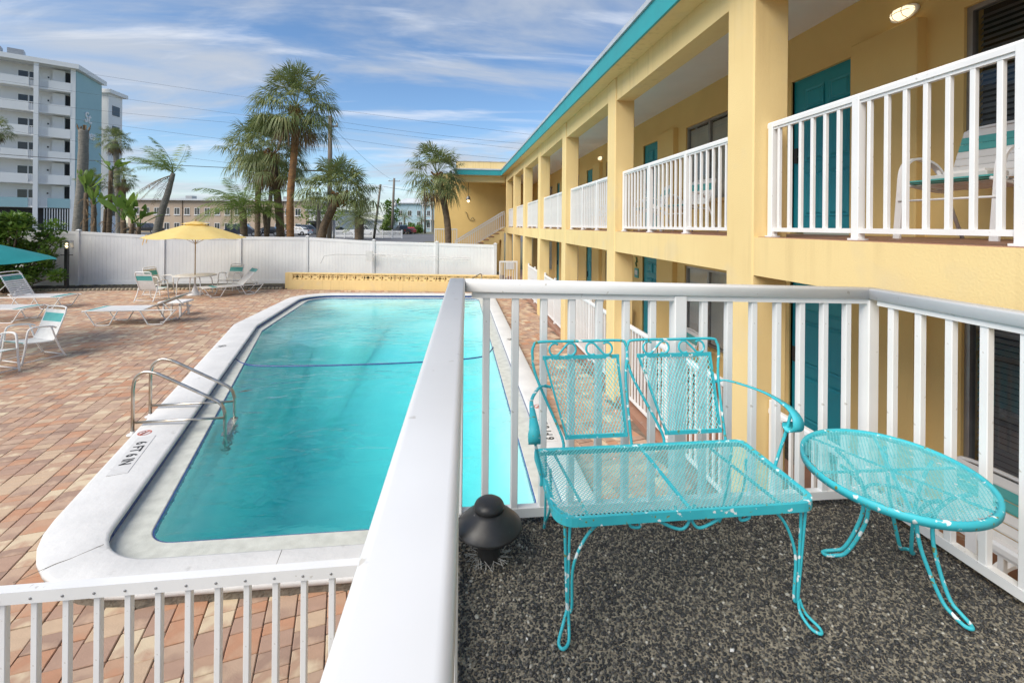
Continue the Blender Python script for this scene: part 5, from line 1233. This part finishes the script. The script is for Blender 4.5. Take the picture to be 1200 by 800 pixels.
def leafy(name, loc, label, cat, blobs, m, n, size, seed, stems=6, group=None):
    rng = random.Random(seed); t = thing(name, loc, label, cat, group); g = MB(); s = MB()
    for (cx, cy, cz, rx, ry, rz_, w) in blobs:
        s.tube(smooth_path([(cx*.15, cy*.15, 0), (cx*.5, cy*.5, cz*.5), (cx, cy, cz)], 4), [.035]*4+[.025]*4+[.012], 5)
        for i in range(int(n*w)):
            v = Vector((rng.gauss(0, 1), rng.gauss(0, 1), rng.gauss(0, 1))).normalized()*rng.uniform(.35, 1.05)
            p = Vector((cx+v.x*rx, cy+v.y*ry, cz+v.z*rz_)); d = (v+Vector((rng.uniform(-.6, .6), rng.uniform(-.6, .6), rng.uniform(-.3, .7)))).normalized(); d, a, u = frame(d); L = size*rng.uniform(.7, 1.3)
            g.add([p, p+d*L*.5+a*L*.36+u*.12*L, p+d*L, p+d*L*.5-a*L*.36+u*.12*L], [(0, 1, 2, 3)])
    s.build('stems', 'branch', t); g.build('foliage', m, t); return t
rb_ = random.Random(77); blobs = []
for i in range(58):
    a = rb_.random()*6.28; f = rb_.random(); r_ = rb_.uniform(.2, 1.55)*(1-.25*f); blobs.append((r_*math.cos(a)*1.25, r_*math.sin(a)*.75, .45+2.55*f, rb_.uniform(.22, .42), rb_.uniform(.22, .42), rb_.uniform(.14, .26), 1))
leafy('leafy_shrub', (-17.75, 19.9, -.03), 'large glossy green shrub in the bed at the fence corner', 'shrub', blobs, 'leaf_dark', 190, .16, 51)
for i, (px, D, w, h, lab, sd_) in enumerate(((480, 105, 3.5, 2.2, 'clipped green hedge in front of the pale blue house', 61), (458, 88, 1.6, 7, 'dark round tree left of the tall street pole', 62), (377, 80, 4.5, 8, 'bright green tree rising behind the low white shop', 63), (489, 100, 1.5, 2.5, 'bushy green shrub at the street corner', 64), (450, 80, 1.2, 3.0, 'light green bush behind the white picket fence', 65))):
    rr = random.Random(sd_); P = pix(px, 270, D); base = gb(P); bl = []
    for k in range(12):
        f = rr.uniform(.35 if h > 4 else .15, 1); bl.append((rr.uniform(-w, w)*.8, rr.uniform(-w, w)*.5, h*f*.85, w*.45, w*.45, h*.14, 1))
    leafy('street_tree' if h > 4 else 'street_bush', base, lab, 'tree' if h > 4 else 'bush', bl, 'palm_fresh' if i in (2, 4) else 'leaf_dark', 70, .5 if h > 4 else .35, sd_)

# ================================================================ APARTMENT BLOCK (far left)
A0 = Vector((-46.5, 60.3, 0)); e1 = Vector((-.84, -.54, 0)).normalized(); e2 = Vector((-.25, .97, 0)).normalized(); en = Vector((.54, -.84, 0)).normalized()
apt = thing('apartment_block', A0, 'seven-storey white apartment block with aqua end wall and stacked balconies', 'building')
def ab(name, m, t0, t1, d0, d1, z0, z1, parent=apt):   # t along the facade (to the left), d into the building
    V = []
    for z in (z0, z1):
        for t, d in ((t0, d0), (t1, d0), (t1, d1), (t0, d1)): V.append(e1*t-en*d+Vector((0, 0, z)))
    return MB().add(V, [(0, 3, 2, 1), (4, 5, 6, 7), (0, 1, 5, 4), (1, 2, 6, 5), (2, 3, 7, 6), (3, 0, 4, 7)]).build(name, m, parent)
TL = 22.0; LV = [4.55+2.78*i for i in range(6)]; ZR = 21.2
ab('back_wall', 'apt_wall', .4, TL, 1.6, 2.2, .5, ZR)
def quad_wall(name, m, p, q, z0, z1, th=.3):
    d = (q-p).normalized(); nn = Vector((-d.y, d.x, 0))*th; V = [Vector((a.x, a.y, z)) for z in (z0, z1) for a in (p, q, q+nn, p+nn)]
    return MB().add(V, [(0, 3, 2, 1), (4, 5, 6, 7), (0, 1, 5, 4), (1, 2, 6, 5), (2, 3, 7, 6), (3, 0, 4, 7)]).build(name, m, apt)
quad_wall('end_wall', 'apt_aqua', e2*.35, e2*6.6, .5, ZR-.05, .3)
ab('corner_pier', 'apt_white', -.05, .38, -.03, .5, .5, ZR)
rf = MB(); c = [e1*-.3+en*.5, e1*TL+en*.5, e1*TL-en*9, e2*7.2+Vector((.5, 0, 0)), e2*7.2+Vector((1.0, -.2, 0))]
rf.prism([(p.x, p.y) for p in (e1*-.35+en*.55, e2*7.0+Vector((.45, 0, 0)), e2*7.0+e1*6, e1*TL-en*9, e1*TL+en*.55)], ZR, ZR+.55); r_o = rf.build('roof', 'apt_white', apt)
for t0 in (4.4, 6.2, 9): ab('rooftop_unit', 'alu_frame', t0, t0+1.3, .8, 2.0, ZR+.55, ZR+1.5, r_o)
for i, z in enumerate(LV):
    first = i == 0; pm = 'apt_aqua' if first else 'apt_white'
    ab('floor_slab', 'apt_white', .1, TL, .0, 1.7, z-.12, z+.06)
    ab('balcony', pm, .35, 2.25, -.06, .12, z-.10, z+1.0); ab('balcony', pm, 3.85, TL, -.06, .12, z-.10, z+1.0)
    rl = ab('balcony_rail', 'apt_white', 2.25, 3.85, .0, .05, z+.95, z+1.0)
    for k in range(11): ab('bar', 'apt_white', 2.32+.14*k, 2.36+.14*k, .01, .04, z+.06, z+.95, rl)
    w_ = ab('window', 'apt_white', 3.35, 5.0, 1.52, 1.62, z+.95, z+2.1)
    ab('pane', 'window_glass', 3.45, 4.0, 1.49, 1.515, z+1.05, z+2.0, w_); ab('pane', 'window_glass', 4.12, 4.9, 1.49, 1.515, z+1.05, z+2.0, w_)
    w_ = ab('window', 'apt_white', 8.35, 10.0, 1.52, 1.62, z+.95, z+2.1); ab('pane', 'window_glass', 8.45, 9.9, 1.49, 1.515, z+1.05, z+2.0, w_)
    d_ = ab('door', 'apt_white', 2.25, 2.95, 1.54, 1.62, z+.06, z+2.15); ab('door_lamp', 'window_glass', 2.35, 2.5, 1.5, 1.535, z+1.55, z+1.75, d_)
    ab('stair_opening', 'apt_dark', .42, 1.15, 1.5, 1.62, z+.4, z+2.5); ab('stair_flight', 'apt_wall', .95, 2.0, .9, 1.6, z+.4, z+2.55)
ab('round_column', 'apt_white', 3.02, 3.42, -.38, -.02, .5, ZR+.1)
for k in range(10): ab('grille_bar', 'apt_wall', .5+.22*k, .58+.22*k, .0, .06, .8, LV[0]-.2)
ab('garage_back', 'apt_dark', .4, TL, 1.4, 1.58, .5, LV[0]-.13)
# lettering on the aqua end wall
rzE = math.atan2(e2.y, e2.x); nE = Vector((e2.y, -e2.x, 0))
for txt, f, z, sz in (('St.', 2.0, 15.4, 1.9), ('James', .75, 13.4, 1.7)):
    me_ = text_mesh(txt, sz, 'apt_white', .05, .25, .02); o = inst('lettering', me_, apt, e2*f+nE*.06+Vector((0, 0, z)), rot=(R(90), 0, rzE), sc=(1.0, 1.0, 1.0))
rw2 = thing('rear_apartment_wing', A0+e2*7.4, 'white rear wing of the apartment block with small dark windows', 'building')
p0 = Vector((.35, .2, 0)); p1 = p0+Vector((-.02, 1.0, 0)).normalized()*2.6
d = (p1-p0).normalized(); V = [Vector((a.x, a.y, z)) for z in (.5, 20.4) for a in (p0, p1, p1+Vector((-8, 0, 0)), p0+Vector((-8, 0, 0)))]
MB().add(V, [(0, 3, 2, 1), (4, 5, 6, 7), (0, 1, 5, 4), (1, 2, 6, 5), (2, 3, 7, 6), (3, 0, 4, 7)]).build('wall', 'apt_white', rw2)
for i in range(6):
    z = 17.6-2.78*i; q = p0+d*.7+Vector((.03, 0, 0)); MB().box(q.x-.05, q.x+.03, q.y, q.y+1.3, z, z+1.3).build('window', 'window_glass', rw2)
MB().prism([(p0.x+.5, p0.y-.4), (p1.x+.5, p1.y+.4), (p1.x-8, p1.y+.4), (p0.x-8, p0.y-.4)], 20.4, 20.9).build('roof', 'apt_white', rw2)

# ================================================================ TAN BUILDING, BLUE HOUSE, SHOP
def box_building(name, px0, px1, D, z1, wm, label, rows, pitch, ww, wh, roof_m, z0=.85, depth_=10, over=.5, first=1.2, frame_m='white_vinyl', cat='building'):
    a = pix(px0, 262, D); c = pix(px1, 262, D); a.z = c.z = 0; dv = (c-a); L = dv.length; dv /= L; t = thing(name, (a.x, a.y, z0), label, cat, rz=math.atan2(dv.y, dv.x)); H = z1-z0
    MB().box(0, L, 0, depth_, -.3, H).build('wall', wm, t)
    r = MB().box(-over, L+over, -over, depth_+over, H, H+.32).build('roof', roof_m, t)
    wf = MB().box(0, ww, -.05, .0, 0, wh).box(ww*.47, ww*.53, -.07, -.05, 0, wh).mesh('window', frame_m)
    gm = MB().box(.08, ww*.47, -.065, -.052, .08, wh-.08).box(ww*.53, ww-.08, -.065, -.052, .08, wh-.08).mesh('pane', 'window_glass'); sl = MB().box(-.08, ww+.08, -.14, -.0, -.12, -.002).mesh('sill', frame_m)
    for z in rows:
        x = first
        while x < L-ww:
            w_ = inst('window', wf, t, (x, 0, z)); inst('pane', gm, w_); inst('sill', sl, w_); x += pitch
    return t, r, L, H
t, r, L, H = box_building('tan_motel', 150, 361, 92, 7.35, 'tan_wall', 'long two-storey tan motel with small white-framed windows across the street', (.55, 3.6), 2.05, 1.1, 1.45, 'roof_pale', over=.7)
for x in (9.5, 17.0, 19.3, 30): MB().box(x, x+1.3, 3, 4.5, H+.32, H+1.15).build('rooftop_unit', 'alu_frame', r)
for x in (11.0, 21.0, 31.5): MB().box(x, x+.12, -.10, -.0, 0, H).build('downpipe', 'palm_trunk', t)
t, r, L, H = box_building('blue_house', 462, 494, 128, 8.6, 'pale_blue', 'pale blue two-storey house with light hipped roof beyond the street', (1.2, 4.4), 2.6, 1.1, 1.6, 'roof_pale')
V = [(-.8, -.8, H+.32), (L+.8, -.8, H+.32), (L+.8, 11, H+.32), (-.8, 11, H+.32), (L*.3, 5, H+2.0), (L*.75, 5, H+2.0)]
MB().add(V, [(0, 1, 5, 4), (1, 2, 5), (2, 3, 4, 5), (3, 0, 4)]).build('hipped_roof', 'roof_pale', r)
t, r, L, H = box_building('blue_house', 495, 516, 124, 8.2, 'pale_blue', 'pale blue house with white upstairs porch nearest the yellow wing', (1.2, 4.4), 2.2, 1.0, 1.5, 'roof_pale')
for x in (.3, L*.5, L-.3): MB().box(x-.1, x+.1, -1.6, -1.4, -.3, H).build('porch_post', 'white_vinyl', t)
MB().box(0, L, -1.6, 0, 3.3, 3.5).build('porch_floor', 'white_vinyl', t); MB().box(0, L, -1.6, -1.5, 4.2, 4.35).build('porch_rail', 'white_vinyl', t)
t, r, L, H = box_building('white_shop', 362, 398, 84, 5.2, 'apt_white', 'low white shop with dark entrance canopy behind parked cars', (), 3, 1.2, 1.4, 'roof_pale')
MB().box(.2, L*.45, -1.6, .0, 2.0, 2.5).build('canopy', 'apt_dark', t); MB().box(.4, L*.4, -.05, .02, 0, 2.0).build('entrance', 'apt_dark', t)
t, r, L, H = box_building('white_garage', 398, 452, 96, 3.6, 'apt_white', 'low white boundary building behind the pickup truck', (), 3, 1.2, 1.4, 'roof_pale')

# ================================================================ VEHICLES
def vehicle(px, D, heading, kind, m, label, py=None):
    p = pix(px, 270, D); z = ground_z(p.y)+.02; t = thing({'suv': 'parked_suv', 'car': 'parked_car', 'pickup': 'pickup_truck'}[kind], (p.x, p.y, z), label, {'suv': 'suv', 'car': 'car', 'pickup': 'truck'}[kind], 'vehicles on the street behind the fence', R(heading))
    if kind == 'suv': L, W, prof, cab = 4.8, .93, [(-2.4, .35), (-2.42, .95), (-2.2, 1.05), (2.0, 1.0), (2.38, .8), (2.4, .35)], [(-2.25, 1.04), (-1.95, 1.68), (-1.5, 1.76), (.35, 1.74), (1.15, 1.02)]
    elif kind == 'car': L, W, prof, cab = 4.6, .90, [(-2.3, .32), (-2.3, .85), (-1.7, .95), (1.0, .92), (2.2, .72), (2.3, .32)], [(-1.6, .94), (-1.0, 1.38), (-.3, 1.44), (.35, 1.38), (1.15, .9)]
    else: L, W, prof, cab = 5.4, .97, [(-2.7, .45), (-2.7, 1.05), (.0, 1.05), (1.9, 1.05), (2.6, .9), (2.7, .45)], [(-.55, 1.04), (-.45, 1.75), (.0, 1.82), (.75, 1.78), (1.35, 1.04)]
    b = MB(); n = len(prof); V = []
    for s, k in ((-1, 1), (-.86, 1), (.86, 1), (1, 1)):
        for x, zz_ in prof: V.append((x*(1 if abs(s) < .9 else .985), s*W, zz_ if abs(s) < .9 else zz_*.97+.01))
    fs = [tuple(range(n)), tuple(range(4*n-1, 3*n-1, -1))]+[(r_*n+i, (r_+1)*n+i, (r_+1)*n+(i+1) % n, r_*n+(i+1) % n) for r_ in range(3) for i in range(n)]
    b.add(V, fs); body = b.build('body', m, t)
    b = MB(); k = len(cab); V = [(x, s*W*(.94 if zz_ < 1.1 else .78), zz_) for s in (-1, 1) for x, zz_ in cab]
    b.add(V, [tuple(range(k)), tuple(range(2*k-1, k-1, -1))]+[(i, k+i, k+(i+1) % k, (i+1) % k) for i in range(k)]); cb = b.build('cabin', m, t)
    g = MB(); zt_ = max(z_ for x, z_ in cab); zl = min(z_ for x, z_ in cab); f = lambda q: .94-.16*q
    x0, x1 = cab[0][0], cab[-1][0]
    for s in (-1, 1):
        def gp(fx, q): return (x0+(x1-x0)*fx+(cab[1][0]-x0)*q*(1-fx)*.9-(x1-cab[-2][0])*q*fx*.95, s*(W*f(q)+.012), zl+(zt_-zl)*(.1+.75*q))
        for fa, fb in ((.06, .33), (.37, .62), (.66, .94)): g.add([gp(fa, 0), gp(fb, 0), gp(fb, .9), gp(fa, .9)], [(0, 1, 2, 3)])
    g.add([(x1-.02, -W*.85, zl+.06), (x1-.02, W*.85, zl+.06), (cab[-2][0]+.08, W*.7, zt_-.12), (cab[-2][0]+.08, -W*.7, zt_-.12)], [(0, 1, 2, 3)])
    g.add([(x0-.01, -W*.85, zl+.08), (x0-.01, W*.85, zl+.08), (cab[1][0]-.03, W*.7, zt_-.14), (cab[1][0]-.03, -W*.7, zt_-.14)], [(0, 3, 2, 1)])
    g.build('window', 'window_glass', cb)
    for x in (-L*.29, L*.30):
        for s in (-1, 1):
            wv = MB(); wv.lathe([(.21, -.11), (.33, -.10), (.35, -.07), (.35, .07), (.33, .10), (.21, .11)], 18); wh = wv.build('wheel', 'tyre', t); wh.location = (x, s*(W-.09), .34); wh.rotation_euler = (R(90), 0, 0)
            MB().lathe([(.20, -.116), (.20, .116)], 14).build('rim', 'alu_frame', wh)
    for s in (-1, 1):
        MB().box(-L/2-.03, -L/2+.05, s*W*.72-.12, s*W*.72+.12, .72, .92).build('tail_light', 'tail_light', t); MB().box(L/2-.08, L/2+.02, s*W*.68-.15, s*W*.68+.15, .60, .74).build('headlight', 'sign_white', t)
    return t
vehicle(286, 66, 12, 'suv', 'car_navy', 'dark navy suv with red tail lights parked behind the queen palm')
vehicle(314, 70, 186, 'car', 'car_black', 'black sedan parked beside the two palm trunks')
vehicle(348, 74, 170, 'car', 'car_white', 'white car parked behind the tall rusty palm trunk')
vehicle(362, 76, 20, 'suv', 'car_grey', 'silver grey suv parked in front of the white shop')
vehicle(170, 78, 4, 'pickup', 'car_black', 'black pickup truck parked in front of the tan motel')
vehicle(424, 72, 5, 'pickup', 'car_white', 'white pickup truck behind the white picket fence')
vehicle(472, 92, 120, 'pickup', 'car_black', 'black pickup truck at the far street corner')
vehicle(480, 96, 110, 'car', 'car_red', 'dark red car parked beyond the black pickup')
vehicle(398, 84, 8, 'car', 'car_grey', 'grey car behind the white pickup truck')
# picket fence on the verge
pfn = thing('picket_fence', (-28, 62.5, .9), 'low white picket fence along the grass verge', 'fence')
xa, xb = pix(382, 270, 64), pix(471, 270, 62)
for i in range(9):
    p = xa.lerp(xb, i/8); MB().box(p.x-.08, p.x+.08, p.y-.08, p.y+.08, .85, 2.1).build('post', 'white_vinyl', pfn, world=True)
for z in (1.2, 1.85): MB().bar((xa.x, xa.y, z), (xb.x, xb.y, z), .05, .12).build('rail', 'white_vinyl', pfn, world=True)
b = MB()
for i in range(64): p = xa.lerp(xb, (i+.5)/64); b.box(p.x-.045, p.x+.045, p.y-.02, p.y+.02, .95, 1.98)
o = b.build('pickets', 'white_vinyl', pfn, world=True); tag(o, kind='stuff')

# ================================================================ POLES AND WIRES
def pole(pts, D, r, label, m='pole_grey', arms=(), name='utility_pole'):
    P = [pix(x, y, D) for x, y in pts]; base = gb(P[0]); t = thing(name, base, label, 'pole')
    MB().tube([Vector((P[0].x, P[0].y, base.z))-base, P[1]-base], [r*1.15, r*.85], 10).build('shaft', m, t, True)
    for (h, w, kind) in arms:
        q = Vector((0, 0, h))+(P[1]-base)*0
        q = Vector((P[1].x-base.x, P[1].y-base.y, P[1].z-base.z))*h
        MB().bar(q+Vector((-w, 0, 0)), q+Vector((w, 0, 0)), .10, .10).build('crossarm', m, t)
        for s in (-1, 1): MB().lathe([(.05, 0), (.07, .08), (.05, .2), (.02, .24)], 8, q+Vector((s*w*.9, 0, .05))).build('insulator', 'apt_white', t, True)
        if kind: MB().lathe([(.22, 0), (.24, .1), (.24, .65), (.1, .75)], 12, q+Vector((.4, -.1, -1.0))).build('transformer', 'alu_frame', t, True)
    return t
pole([(386, 300), (387, 136)], 34, .17, 'tall weathered utility pole with crossarm behind the leaning palm', arms=((.93, .55, False), (.62, 1.9, False)))
pole([(438, 290), (446, 216)], 60, .15, 'bare wooden street pole beside the date palm')
pole([(459, 285), (462, 209)], 82, .22, 'street utility pole with transformer at the blue house', arms=((.95, 1.0, False), (.60, .6, True)))
pole([(498, 285), (498, 222)], 100, .2, 'far utility pole between distant palms and yellow wing', arms=((.96, .8, False),))
pole([(309, 300), (318, 221)], 27.2, .13, 'short grey leaning wooden post between palm trunks', name='wooden_post')
pole([(372, 300), (374, 232)], 30, .12, 'grey post standing behind the leaning cabbage palm', name='wooden_post')
pole([(390, 300), (391, 258)], 29, .11, 'short pale post right of the leaning palm trunk', 'alu_frame', name='wooden_post')
def wire(a, c, sag, r, label):
    A, C = pix(*a), pix(*c); pts = [A.lerp(C, i/16)-Vector((0, 0, sag*4*(i/16)*(1-i/16))) for i in range(17)]
    tag(MB().tube(pts, r, 5).build('power_line', 'wire'), label, 'cable', 'overhead wires crossing the sky')
WL_ = 'thin overhead wire strung across the sky past the palms'
for a, c, s, r in (((-60, 60, 38), (640, 160, 38), .3, .008), ((-60, 85, 38), (640, 178, 38), .3, .008), ((-60, 108, 38), (387, 152, 34), .3, .008), ((-60, 117, 38), (387, 178, 34), .2, .008), ((-60, 140, 38), (387, 205, 34), .3, .008),
                   ((387, 141, 34), (660, 172, 32), .2, .008), ((387, 160, 34), (660, 192, 32), .2, .008)): wire(a, c, s, r, WL_)
wire((-60, 176, 36), (387, 201, 34),   .2, .024, 'thick black cable bundle strung across the sky to the tall utility pole')
wire((446, 218, 60), (660, 236, 60), .6, .02, 'thin street wire running right from the bare wooden pole')
wire((387, 146, 34), (462, 212, 82), .5, .012, 'thin service wire from the tall utility pole to the blue house pole')
